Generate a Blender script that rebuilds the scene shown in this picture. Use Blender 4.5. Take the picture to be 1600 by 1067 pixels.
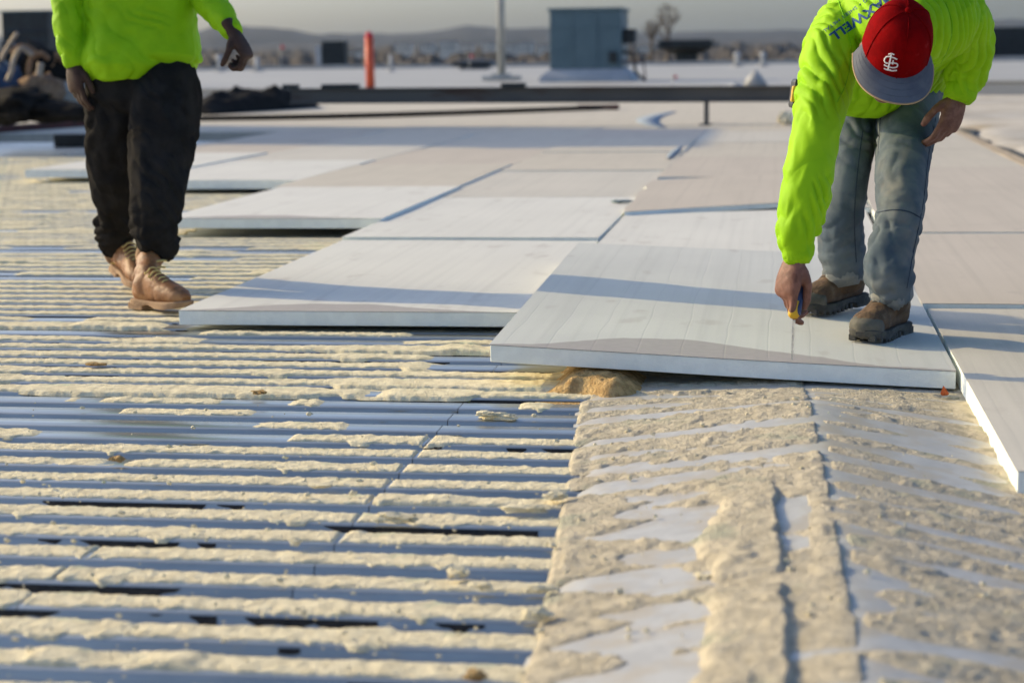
import bpy, bmesh, math, random
import numpy as np
from mathutils import Vector, Matrix
from mathutils.bvhtree import BVHTree

for o in list(bpy.data.objects):
    bpy.data.objects.remove(o)
scene = bpy.context.scene
COL = scene.collection
random.seed(7)
rng = np.random.RandomState(7)

# ------------------------------------------------------------------ camera
EYE = np.array([0.0, 0.0, 0.92])
FPX = 2900.0                      # focal length for a 1600 px wide frame
PITCH = math.atan((533.5 - 86.0) / FPX)
ROLL = math.radians(0.75)
YAW = math.radians(8.4)
_cy, _sy = math.cos(YAW), math.sin(YAW)
_M = np.array([[_cy, -_sy, 0], [_sy, _cy, 0], [0, 0, 1.0]])
_F = np.array([0, math.cos(PITCH), -math.sin(PITCH)])
_R = np.array([1.0, 0, 0])
_U = np.cross(_R, _F)
CR = _M @ (math.cos(ROLL) * _R - math.sin(ROLL) * _U)
CU = _M @ (math.sin(ROLL) * _R + math.cos(ROLL) * _U)
CF = _M @ _F
RH = _M @ _R                       # level right
FH = _M @ np.array([0, 1.0, 0])    # level forward
UP = np.array([0, 0, 1.0])

cam_d = bpy.data.cameras.new('camera')
cam = bpy.data.objects.new('camera', cam_d)
COL.objects.link(cam)
cam.matrix_world = Matrix(((CR[0], CU[0], -CF[0], EYE[0]), (CR[1], CU[1], -CF[1], EYE[1]),
                           (CR[2], CU[2], -CF[2], EYE[2]), (0, 0, 0, 1)))
cam_d.sensor_width = 36.0
cam_d.lens = FPX / 1600.0 * 36.0
cam_d.clip_start = 0.05
cam_d.clip_end = 30000
cam_d.dof.use_dof = True
cam_d.dof.focus_distance = 5.2
cam_d.dof.aperture_fstop = 3.4
scene.camera = cam

# ------------------------------------------------------------------ sky and sun
SUN_EL = math.radians(24.0)
SUN_TRAVEL = math.radians(-19.0)   # heading of the light over the roof, from +X
world = bpy.data.worlds.new('World')
scene.world = world
world.use_nodes = True
wn = world.node_tree
for n in list(wn.nodes):
    wn.nodes.remove(n)
sky = wn.nodes.new('ShaderNodeTexSky')
sky.sky_type = 'NISHITA'
sky.sun_disc = False
sky.sun_elevation = SUN_EL
sun_from = np.array([-math.cos(SUN_TRAVEL), -math.sin(SUN_TRAVEL)])
sky.sun_rotation = math.atan2(sun_from[0], sun_from[1])
sky.altitude = 150
sky.air_density = 0.8
sky.dust_density = 3.4
sky.ozone_density = 3.8
bg = wn.nodes.new('ShaderNodeBackground')
bg.inputs['Strength'].default_value = 0.15
wo = wn.nodes.new('ShaderNodeOutputWorld')
wn.links.new(sky.outputs[0], bg.inputs[0])
wn.links.new(bg.outputs[0], wo.inputs[0])

sun_d = bpy.data.lights.new('sun', 'SUN')
sun_d.energy = 2.7
sun_d.angle = math.radians(0.5)
sun_d.color = (1.0, 0.78, 0.40)
sun = bpy.data.objects.new('sun', sun_d)
COL.objects.link(sun)
ldir = Vector((math.cos(SUN_TRAVEL) * math.cos(SUN_EL), math.sin(SUN_TRAVEL) * math.cos(SUN_EL), -math.sin(SUN_EL)))
sun.rotation_euler = ldir.to_track_quat('-Z', 'Y').to_euler()
sun.location = (-20, 10, 20)

vs = scene.view_settings
vs.view_transform = 'Standard'
vs.look = 'None'
vs.gamma = 1.0
vs.exposure = 0.55
vs.use_curve_mapping = False

# ------------------------------------------------------------------ layout helpers
def ground(px, py, z=0.0):
    d = CF * FPX + CR * (px - 800) - CU * (py - 533.5)
    return EYE + d * ((z - EYE[2]) / d[2])

def at(px, py, dist):
    """point seen at (px, py) at a given distance along the view axis"""
    return EYE + dist * (CF + CR * ((px - 800) / FPX) - CU * ((py - 533.5) / FPX))

def axis_dist(p):
    return float((np.array(p) - EYE) @ CF)

# ------------------------------------------------------------------ numpy noise
def _hash(ix, iy, iz, seed):
    h = (ix.astype(np.int64) * 374761393 + iy.astype(np.int64) * 668265263 + iz.astype(np.int64) * 2147483647 + seed * 144665) & 0xffffffff
    h = ((h ^ (h >> 13)) * 1274126177) & 0xffffffff
    h = ((h ^ (h >> 16)) * 2246822519) & 0xffffffff
    return ((h ^ (h >> 15)) & 0xffffff) / float(0xffffff)

def vn(P, seed=0):
    P = np.asarray(P, float)
    i = np.floor(P).astype(np.int64)
    f = P - i
    f = f * f * f * (f * (f * 6 - 15) + 10)
    r = 0
    for dx in (0, 1):
        wx = f[..., 0] if dx else 1 - f[..., 0]
        for dy in (0, 1):
            wy = f[..., 1] if dy else 1 - f[..., 1]
            for dz in (0, 1):
                wz = f[..., 2] if dz else 1 - f[..., 2]
                r = r + wx * wy * wz * _hash(i[..., 0] + dx, i[..., 1] + dy, i[..., 2] + dz, seed)
    return r

def fbm(P, oct=4, seed=0):
    P = np.asarray(P, float)
    a, s, t = 0.5, 0, 0
    for k in range(oct):
        s = s + a * vn(P * (2.03 ** k) + k * 17.3, seed + k)
        t += a
        a *= 0.5
    return s / t

def p3(x, y, z=0):
    x, y, z = np.broadcast_arrays(np.asarray(x, float), np.asarray(y, float), np.asarray(z, float))
    return np.stack([x, y, z], -1)

def sstep(a, b, x):
    t = np.clip((x - a) / (b - a), 0, 1)
    return t * t * (3 - 2 * t)

# ------------------------------------------------------------------ object helpers
ORG = {}

def tag(o, label=None, cat=None, group=None, kind=None):
    if label: o['label'] = label
    if cat: o['category'] = cat
    if group: o['group'] = group
    if kind: o['kind'] = kind
    return o

def _place(o, org, parent):
    ORG[o.name] = np.array(org, float)
    if parent is not None:
        o.parent = parent
        o.location = Vector(np.array(org) - ORG[parent.name])
    else:
        o.location = Vector(org)

def empty(name, loc):
    o = bpy.data.objects.new(name, None)
    o.empty_display_size = 0.1
    COL.objects.link(o)
    _place(o, loc, None)
    return o

def obj(name, verts, faces, mat, parent=None, org=None, smooth=False, midx=None):
    """verts are world coordinates; the object's origin goes to org (default: the parent's, or base centre)"""
    v = np.asarray(verts, float)
    if org is None:
        org = ORG[parent.name] if parent is not None else np.array([v[:, 0].mean(), v[:, 1].mean(), v[:, 2].min()])
    me = bpy.data.meshes.new(name)
    me.from_pydata((v - np.array(org)).tolist(), [], [tuple(int(i) for i in f) for f in faces])
    for m in (mat if isinstance(mat, (list, tuple)) else [mat]):
        me.materials.append(m)
    if midx is not None:
        me.polygons.foreach_set('material_index', np.asarray(midx, np.int32))
    if smooth:
        me.polygons.foreach_set('use_smooth', np.ones(len(me.polygons), bool))
    me.update()
    o = bpy.data.objects.new(name, me)
    COL.objects.link(o)
    _place(o, org, parent)
    return o

def from_mesh(name, me, mat, parent=None, org=(0, 0, 0), smooth=True):
    """mesh already in world coordinates"""
    org = np.array(org, float) if parent is None else ORG[parent.name]
    me.transform(Matrix.Translation(-Vector(org)))
    me.materials.clear()
    for m in (mat if isinstance(mat, (list, tuple)) else [mat]):
        me.materials.append(m)
    if smooth:
        me.polygons.foreach_set('use_smooth', np.ones(len(me.polygons), bool))
    me.name = name
    o = bpy.data.objects.new(name, me)
    COL.objects.link(o)
    _place(o, org, parent)
    return o

class MB:
    """collects simple shapes (world coordinates)"""
    def __init__(self):
        self.v, self.f, self.n = [], [], 0
    def add(self, v, f):
        v = np.asarray(v, float)
        self.v.append(v)
        self.f += [tuple(int(i) + self.n for i in q) for q in f]
        self.n += len(v)
        return self
    def box(self, c, s, rz=0.0, bev=0.0, M=None):
        bm = bmesh.new()
        bmesh.ops.create_cube(bm, size=1.0)
        bmesh.ops.scale(bm, vec=Vector(s), verts=bm.verts)
        if bev > 0:
            bmesh.ops.bevel(bm, geom=list(bm.edges), offset=bev, segments=2, affect='EDGES', profile=0.6)
        m = M if M is not None else Matrix.Rotation(rz, 4, 'Z')
        bmesh.ops.transform(bm, matrix=Matrix.Translation(Vector(c)) @ m, verts=bm.verts)
        bm.verts.ensure_lookup_table()
        for i, q in enumerate(bm.verts): q.index = i
        self.add([q.co[:] for q in bm.verts], [[q.index for q in f.verts] for f in bm.faces])
        bm.free()
        return self
    def tube(self, pts, r, n=10, **k):
        self.add(*tube(pts, r, n=n, **k))
        return self
    def build(self, name, mat, parent=None, org=None, smooth=False):
        return obj(name, np.concatenate(self.v), self.f, mat, parent, org, smooth)

def crom(A, k):
    """Catmull-Rom resample of rows of A with k steps per span"""
    A = np.asarray(A, float)
    if k <= 1 or len(A) < 3:
        if len(A) == 2 and k > 1:
            t = np.linspace(0, 1, k + 1)[:, None]
            return A[0] * (1 - t) + A[1] * t
        return A
    E = np.vstack([2 * A[0] - A[1], A, 2 * A[-1] - A[-2]])
    out = []
    for i in range(len(A) - 1):
        p0, p1, p2, p3_ = E[i], E[i + 1], E[i + 2], E[i + 3]
        for j in range(k):
            t = j / k
            out.append(0.5 * ((2 * p1) + (-p0 + p2) * t + (2 * p0 - 5 * p1 + 4 * p2 - p3_) * t * t + (-p0 + 3 * p1 - 3 * p2 + p3_) * t ** 3))
    out.append(A[-1])
    return np.array(out)

def tube(pts, r, n=16, sub=1, xh=None, fold=None, power=2.0, round_end=True):
    """closed tube through pts; r: scalar, list of scalars or list of (a, b) half-sizes; xh: direction of a"""
    pts = np.asarray(pts, float)
    m = len(pts)
    if np.isscalar(r): r = [(r, r)] * m
    r = np.array([(q, q) if np.isscalar(q) else q for q in r], float)
    A = crom(np.hstack([pts, r]), sub)
    P, ab = A[:, :3], np.maximum(A[:, 3:5], 1e-4)
    T = np.gradient(P, axis=0)
    T /= np.linalg.norm(T, axis=1)[:, None] + 1e-12
    seg = np.r_[0, np.cumsum(np.linalg.norm(np.diff(P, axis=0), axis=1))]
    th = np.linspace(0, 2 * math.pi, n, endpoint=False)
    ct, st = np.cos(th), np.sin(th)
    if power != 2.0:
        q = (np.abs(ct) ** power + np.abs(st) ** power) ** (-1.0 / power)
        ct, st = ct * q, st * q
    V, F = [], []
    x = np.array(xh if xh is not None else (RH if abs(T[0] @ RH) < 0.9 else UP), float)
    def ring(c, t, a, b, s):
        nonlocal x
        xx = (np.array(xh, float) if xh is not None else x)
        xx = xx - t * (xx @ t)
        if np.linalg.norm(xx) < 1e-3: xx = np.cross(t, FH)
        xx = xx / np.linalg.norm(xx)
        x = xx
        yy = np.cross(t, xx)
        off = fold(s, th) if fold is not None else 0
        return c + np.outer(ct * (a + off), xx) + np.outer(st * (b + off), yy)
    rings = []
    if round_end:
        rm = min(ab[0])
        rings.append(ring(P[0] - T[0] * rm * 0.35, T[0], ab[0, 0] * 0.75, ab[0, 1] * 0.75, seg[0]))
    for i in range(len(P)):
        rings.append(ring(P[i], T[i], ab[i, 0], ab[i, 1], seg[i]))
    if round_end:
        rm = min(ab[-1])
        rings.append(ring(P[-1] + T[-1] * rm * 0.35, T[-1], ab[-1, 0] * 0.75, ab[-1, 1] * 0.75, seg[-1]))
    V = np.concatenate(rings)
    k = len(rings)
    for i in range(k - 1):
        for j in range(n):
            a, b = i * n + j, i * n + (j + 1) % n
            F.append((a, b, b + n, a + n))
    c0, c1 = rings[0].mean(0), rings[-1].mean(0)
    V = np.vstack([V, c0, c1])
    for j in range(n):
        F.append((k * n, (j + 1) % n, j))
        F.append((k * n + 1, (k - 1) * n + j, (k - 1) * n + (j + 1) % n))
    return V, F

def ellipsoid(c, ax, n=24, m=16):
    """ax: 3 vectors (half axes)"""
    ax = np.asarray(ax, float)
    V, F = [], []
    for i in range(m + 1):
        ph = math.pi * i / m
        for j in range(n):
            t = 2 * math.pi * j / n
            V.append(np.array(c) + ax[0] * math.sin(ph) * math.cos(t) + ax[1] * math.sin(ph) * math.sin(t) + ax[2] * math.cos(ph))
    for i in range(m):
        for j in range(n):
            a, b = i * n + j, i * n + (j + 1) % n
            F.append((a, b, b + n, a + n))
    return np.array(V), F

def fuse(shapes, voxel, smooth=3):
    """union of closed shells as one continuous mesh"""
    mb = MB()
    for v, f in shapes: mb.add(v, f)
    me = bpy.data.meshes.new('tmp')
    me.from_pydata(np.concatenate(mb.v).tolist(), [], mb.f)
    bm = bmesh.new(); bm.from_mesh(me)
    bmesh.ops.remove_doubles(bm, verts=bm.verts, dist=1e-6)
    bmesh.ops.recalc_face_normals(bm, faces=bm.faces)
    bm.to_mesh(me); bm.free()
    o = bpy.data.objects.new('tmp', me)
    COL.objects.link(o)
    r = o.modifiers.new('r', 'REMESH'); r.mode = 'VOXEL'; r.voxel_size = voxel; r.adaptivity = 0
    if smooth:
        s = o.modifiers.new('s', 'SMOOTH'); s.factor = 0.5; s.iterations = smooth
    dg = bpy.context.evaluated_depsgraph_get()
    out = bpy.data.meshes.new_from_object(o.evaluated_get(dg))
    bpy.data.objects.remove(o)
    bpy.data.meshes.remove(me)
    return out

def displace(me, fn):
    n = len(me.vertices)
    P = np.empty(n * 3); me.vertices.foreach_get('co', P); P = P.reshape(-1, 3)
    N = np.empty(n * 3); me.vertices.foreach_get('normal', N); N = N.reshape(-1, 3)
    P = P + N * fn(P, N)[:, None]
    me.vertices.foreach_set('co', P.ravel()); me.update()
    return me

def ridged(P, seed=0):
    a = 1 - np.abs(2 * fbm(P, 2, seed) - 1)
    return a ** 3

# ------------------------------------------------------------------ materials
def lin(r, g, b):
    f = lambda c: (c / 255 / 12.92) if c / 255 <= 0.04045 else ((c / 255 + 0.055) / 1.055) ** 2.4
    return (f(r), f(g), f(b), 1)

MATS = {}
def mat(name, c1, c2=None, scale=8.0, rough=0.7, metal=0.0, bump=0.0, bscale=60.0, detail=5, c3=None, s3=2.0, lo=0.4, hi=0.6,
        lo3=0.55, hi3=0.7, stretch=(1, 1, 1), spec=0.4, sheen=0.0, bstretch=None, rvar=0.0, trans=0.0, bdist=0.01):
    if name in MATS: return MATS[name]
    m = bpy.data.materials.new(name)
    m.use_nodes = True
    nt = m.node_tree
    b = nt.nodes['Principled BSDF']
    b.inputs['Roughness'].default_value = rough
    b.inputs['Metallic'].default_value = metal
    b.inputs['Specular IOR Level'].default_value = spec
    if sheen:
        b.inputs['Sheen Weight'].default_value = sheen
        b.inputs['Sheen Roughness'].default_value = 0.5
    col4 = lambda c: tuple(c[:3]) + (1,)
    tc = nt.nodes.new('ShaderNodeTexCoord')
    def noise(sc, st, det=detail, w=0):
        mp = nt.nodes.new('ShaderNodeMapping')
        mp.inputs['Scale'].default_value = st
        mp.inputs['Location'].default_value = (w, w * 0.7, w * 1.3)
        nt.links.new(tc.outputs['Object'], mp.inputs[0])
        n = nt.nodes.new('ShaderNodeTexNoise')
        n.inputs['Scale'].default_value = sc
        n.inputs['Detail'].default_value = det
        n.inputs['Roughness'].default_value = 0.6
        nt.links.new(mp.outputs[0], n.inputs['Vector'])
        return n.outputs['Fac']
    def ramp(fac, lo, hi):
        r = nt.nodes.new('ShaderNodeMapRange')
        r.interpolation_type = 'SMOOTHSTEP'
        r.inputs['From Min'].default_value = lo
        r.inputs['From Max'].default_value = hi
        nt.links.new(fac, r.inputs['Value'])
        return r.outputs[0]
    def mix(f, a, bb):
        x = nt.nodes.new('ShaderNodeMix'); x.data_type = 'RGBA'
        nt.links.new(f, x.inputs[0])
        for k, s in ((6, a), (7, bb)):
            if hasattr(s, 'node'): nt.links.new(s, x.inputs[k])
            else: x.inputs[k].default_value = col4(s)
        return x.outputs[2]
    col = col4(c1)
    if c2 is not None:
        f = noise(scale, stretch)
        col = mix(ramp(f, lo, hi), c1, c2)
        if rvar:
            rr = nt.nodes.new('ShaderNodeMapRange')
            rr.inputs['To Min'].default_value = rough - rvar; rr.inputs['To Max'].default_value = rough + rvar
            nt.links.new(f, rr.inputs['Value']); nt.links.new(rr.outputs[0], b.inputs['Roughness'])
    if c3 is not None:
        col = mix(ramp(noise(s3, stretch, 4, 5.3), lo3, hi3), col, c3)
    if hasattr(col, 'node'): nt.links.new(col, b.inputs['Base Color'])
    else: b.inputs['Base Color'].default_value = col
    if bump:
        bp = nt.nodes.new('ShaderNodeBump')
        bp.inputs['Strength'].default_value = bump
        bp.inputs['Distance'].default_value = bdist
        nt.links.new(noise(bscale, bstretch or (1, 1, 1), 6, 2.1), bp.inputs['Height'])
        nt.links.new(bp.outputs[0], b.inputs['Normal'])
    if trans:
        tr = nt.nodes.new('ShaderNodeBsdfTranslucent')
        if hasattr(col, 'node'): nt.links.new(col, tr.inputs[0])
        else: tr.inputs[0].default_value = col
        ms = nt.nodes.new('ShaderNodeMixShader'); ms.inputs[0].default_value = trans
        out = nt.nodes['Material Output']
        nt.links.new(b.outputs[0], ms.inputs[1]); nt.links.new(tr.outputs[0], ms.inputs[2]); nt.links.new(ms.outputs[0], out.inputs[0])
    MATS[name] = m
    m['nodes_col'] = 1
    return m

# ------------------------------------------------------------------ surface materials
M_FOAM = mat('foam_residue', (0.86, 0.765, 0.525), (0.72, 0.635, 0.43), scale=30, rough=0.95, bump=0.8, bscale=150, c3=(0.62, 0.64, 0.44), s3=7, lo3=0.58, hi3=0.72, spec=0.05, bdist=0.006)
M_FOAM_ORANGE = mat('foam_aged', (0.68, 0.47, 0.22), (0.50, 0.32, 0.14), scale=40, rough=0.95, bump=1.0, bscale=110, spec=0.05, bdist=0.016)
M_FOAM_DUSTY = mat('foam_dusty', (0.62, 0.55, 0.41), (0.49, 0.435, 0.325), scale=26, rough=0.95, bump=0.9, bscale=170, c3=(0.42, 0.42, 0.32), s3=6, lo3=0.54, hi3=0.70, spec=0.05, bdist=0.008)
M_DECK = mat('galvanised_deck', (0.54, 0.545, 0.50), (0.44, 0.45, 0.42), scale=9, rough=0.30, metal=0.85, bump=0.06, bscale=18, stretch=(0.25, 2, 2), rvar=0.08, c3=(0.40, 0.40, 0.39), s3=5, lo3=0.60, hi3=0.75)
M_PLATE = mat('dusty_cover_plate', (0.55, 0.54, 0.50), (0.48, 0.47, 0.435), scale=14, rough=0.48, metal=0.2, bump=0.10, bscale=50, c3=(0.50, 0.45, 0.36), s3=9, lo3=0.45, hi3=0.65)
M_CORE = mat('foam_board_core', (0.88, 0.92, 0.865), (0.83, 0.87, 0.82), scale=18, rough=0.85, bump=0.25, bscale=120, spec=0.15)
M_MEMBRANE = mat('white_membrane', (0.42, 0.415, 0.385), (0.36, 0.355, 0.335), scale=0.25, rough=0.6, c3=(0.46, 0.44, 0.39), s3=0.12, lo3=0.5, hi3=0.8)
M_OLD = mat('old_membrane', (0.55, 0.51, 0.44), (0.44, 0.40, 0.33), scale=1.6, rough=0.8, bump=0.3, bscale=30, c3=(0.36, 0.30, 0.21), s3=1.2, lo3=0.55, hi3=0.7)

def facer_mat(name, c1, c2, stain=0.0, seed=0.0, lines=0.5):
    """paper facer of an insulation board: faint lengthwise ribs, dust, a damp stain along the front edge"""
    m = bpy.data.materials.new(name); m.use_nodes = True
    nt = m.node_tree; L = nt.links.new
    b = nt.nodes['Principled BSDF']
    b.inputs['Roughness'].default_value = 0.72
    b.inputs['Specular IOR Level'].default_value = 0.25
    tc = nt.nodes.new('ShaderNodeTexCoord')
    sep = nt.nodes.new('ShaderNodeSeparateXYZ'); L(tc.outputs['Object'], sep.inputs[0])
    def noise(sc, st, det=4, loc=0.0):
        mp = nt.nodes.new('ShaderNodeMapping'); mp.inputs['Scale'].default_value = st
        mp.inputs['Location'].default_value = (seed + loc, seed * 1.7, 0)
        L(tc.outputs['Object'], mp.inputs[0])
        n = nt.nodes.new('ShaderNodeTexNoise'); n.inputs['Scale'].default_value = sc; n.inputs['Detail'].default_value = det
        L(mp.outputs[0], n.inputs['Vector']); return n.outputs['Fac']
    def mth(op, a, b_=None, clamp=False):
        n = nt.nodes.new('ShaderNodeMath'); n.operation = op; n.use_clamp = clamp
        for i, q in enumerate((a, b_)):
            if q is None: continue
            if hasattr(q, 'node'): L(q, n.inputs[i])
            else: n.inputs[i].default_value = q
        return n.outputs[0]
    def rng_(f, lo, hi, a=0.0, c=1.0):
        r = nt.nodes.new('ShaderNodeMapRange'); r.interpolation_type = 'SMOOTHSTEP'
        r.inputs['From Min'].default_value = lo; r.inputs['From Max'].default_value = hi
        r.inputs['To Min'].default_value = a; r.inputs['To Max'].default_value = c
        L(f, r.inputs['Value']); return r.outputs[0]
    def mix(f, a, c):
        x = nt.nodes.new('ShaderNodeMix'); x.data_type = 'RGBA'; L(f, x.inputs[0])
        for k, s in ((6, a), (7, c)):
            if hasattr(s, 'node'): L(s, x.inputs[k])
            else: x.inputs[k].default_value = tuple(s[:3]) + (1,)
        return x.outputs[2]
    broad = noise(2.2, (1, 0.6, 1), 5)
    streak = noise(1.0, (26, 0.35, 1), 3, 3.1)
    speck = noise(160, (1, 1, 1), 2, 1.3)
    wx = mth('ADD', mth('MULTIPLY', sep.outputs[0], 8.2), mth('MULTIPLY', noise(1.5, (1, 1, 1), 2, 7.7), 0.35))
    fr = mth('FRACT', wx)
    line = mth('SUBTRACT', 1.0, rng_(mth('ABSOLUTE', mth('SUBTRACT', fr, 0.5)), 0.0, 0.035))   # narrow crease every 12 cm
    col = mix(rng_(broad, 0.3, 0.7), c1, c2)
    dark = tuple(q * 0.84 for q in c2[:3])
    col = mix(mth('MULTIPLY', rng_(streak, 0.45, 0.75), 0.45), col, dark)
    col = mix(mth('MULTIPLY', line, 0.22 * lines), col, dark)
    col = mix(mth('MULTIPLY', rng_(speck, 0.62, 0.75), 0.25), col, (0.86, 0.85, 0.82))
    scr = noise(9, (1, 0.5, 1), 6, 9.1)
    col = mix(mth('MULTIPLY', rng_(scr, 0.60, 0.74), 0.35), col, (0.40, 0.36, 0.31))
    if stain:
        xx = mth('DIVIDE', sep.outputs[0], 1.25)
        hump = mth('POWER', mth('SINE', mth('MULTIPLY', mth('POWER', xx, 0.75), math.pi)), 2.4)
        w = mth('ADD', mth('MULTIPLY', hump, stain), mth('MULTIPLY', mth('SUBTRACT', noise(5, (1, 1, 1), 3, 2.2), 0.5), stain * 0.5))
        d = mth('SUBTRACT', w, sep.outputs[1])
        f = mth('MULTIPLY', rng_(d, -0.006, 0.010), 0.8)
        col = mix(f, col, mix(noise(40, (1, 1, 1), 4), (0.30, 0.27, 0.255), (0.40, 0.365, 0.345)))
    L(col, b.inputs['Base Color'])
    hgt = mth('SUBTRACT', mth('ADD', mth('MULTIPLY', streak, 0.5), mth('MULTIPLY', speck, 0.15)), mth('MULTIPLY', line, 0.16 * lines))
    bp = nt.nodes.new('ShaderNodeBump'); bp.inputs['Strength'].default_value = 0.35; bp.inputs['Distance'].default_value = 0.004
    L(hgt, bp.inputs['Height']); L(bp.outputs[0], b.inputs['Normal'])
    return m

F_WHITE = facer_mat('facer_white', (0.69, 0.68, 0.615), (0.65, 0.64, 0.58), 0, 1.0, 0.5)
F_WHITE_ST = facer_mat('facer_white_stained', (0.70, 0.69, 0.625), (0.66, 0.65, 0.59), 0.20, 2.0, 0.5)
F_GREY_ST = facer_mat('facer_grey_stained', (0.635, 0.64, 0.585), (0.58, 0.585, 0.54), 0.24, 3.0, 1.0)
F_BEIGE = facer_mat('facer_beige', (0.58, 0.53, 0.435), (0.54, 0.495, 0.405), 0, 4.0, 0.4)
F_PINK = facer_mat('facer_pinkish', (0.555, 0.495, 0.41), (0.515, 0.46, 0.38), 0, 5.0, 0.4)
F_PALE = facer_mat('facer_pale', (0.60, 0.565, 0.485), (0.56, 0.53, 0.455), 0, 6.0, 0.5)

def left_x(y): return -0.37 - 0.075 * np.clip(y - 2.8, 0, 2)

# ------------------------------------------------------------------ roof deck
PITCH_R = 0.1524
PHASE = 0.37
deck = empty('roof_deck', (-3, 6, 0)); tag(deck, kind='structure', label='corrugated galvanised metal roof deck with narrow ribs', )
def deck_profile(n0, nr):
    """(y, z) points of nr ribs starting with rib n0"""
    hw, dp, run, rr = 0.043, 0.038, 0.013, 0.005
    pts = []
    for k in range(nr):
        yc = (n0 + k + PHASE) * PITCH_R
        a = yc - PITCH_R / 2
        e = yc - hw; g = yc + hw
        pts += [(a, -dp), (e - run - 0.004, -dp), (e - run, -dp + 0.003), (e - 0.0035, -0.0065), (e - 0.0010, -0.0022), (e + 0.004, 0.0),
                (g - 0.004, 0.0), (g + 0.0010, -0.0022), (g + 0.0035, -0.0065), (g + run, -dp + 0.003), (g + run + 0.004, -dp)]
    pts.append(((n0 + nr - 1 + PHASE + 0.5) * PITCH_R, -dp))
    return np.array(pts)
def deck_sheet(n0, nr, x0, x1):
    p = deck_profile(n0, nr)
    xs = np.linspace(x0, x1, 3)
    dz = [0.0, 0.0012, 0.0]
    V = np.concatenate([np.c_[np.full(len(p), x), p[:, 0], p[:, 1] + d] for x, d in zip(xs, dz)])
    m = len(p)
    F = [(i * m + j, (i + 1) * m + j, (i + 1) * m + j + 1, i * m + j + 1) for i in range(2) for j in range(m - 1)]
    return obj('deck_sheet', V, F, M_DECK, deck, org=(x0, p[0, 0], 0), smooth=True)
for n0 in range(8, 134, 6):
    y = n0 * PITCH_R
    if y < 3.0: xs = [-3.0, -1.29, 0.6]
    elif y < 6.4: xs = [-6.0, -3.2, -0.845, 0.9]
    else: xs = [-14.0, -5.2, -1.9]
    for a, b2 in zip(xs[:-1], xs[1:]):
        deck_sheet(n0, 6, a, b2 - 0.002)

o = obj('roof_base', [(-14, 1.0, -0.045), (2.2, 1.0, -0.045), (2.2, 41, -0.045), (-14, 41, -0.045)], [(0, 1, 2, 3)], mat('dark_steel', (0.08, 0.085, 0.09), (0.05, 0.05, 0.055), scale=3, rough=0.7), None, org=(-3, 10, -0.045))
tag(o, kind='structure', label='dark roof base below the deck sheets')

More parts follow.
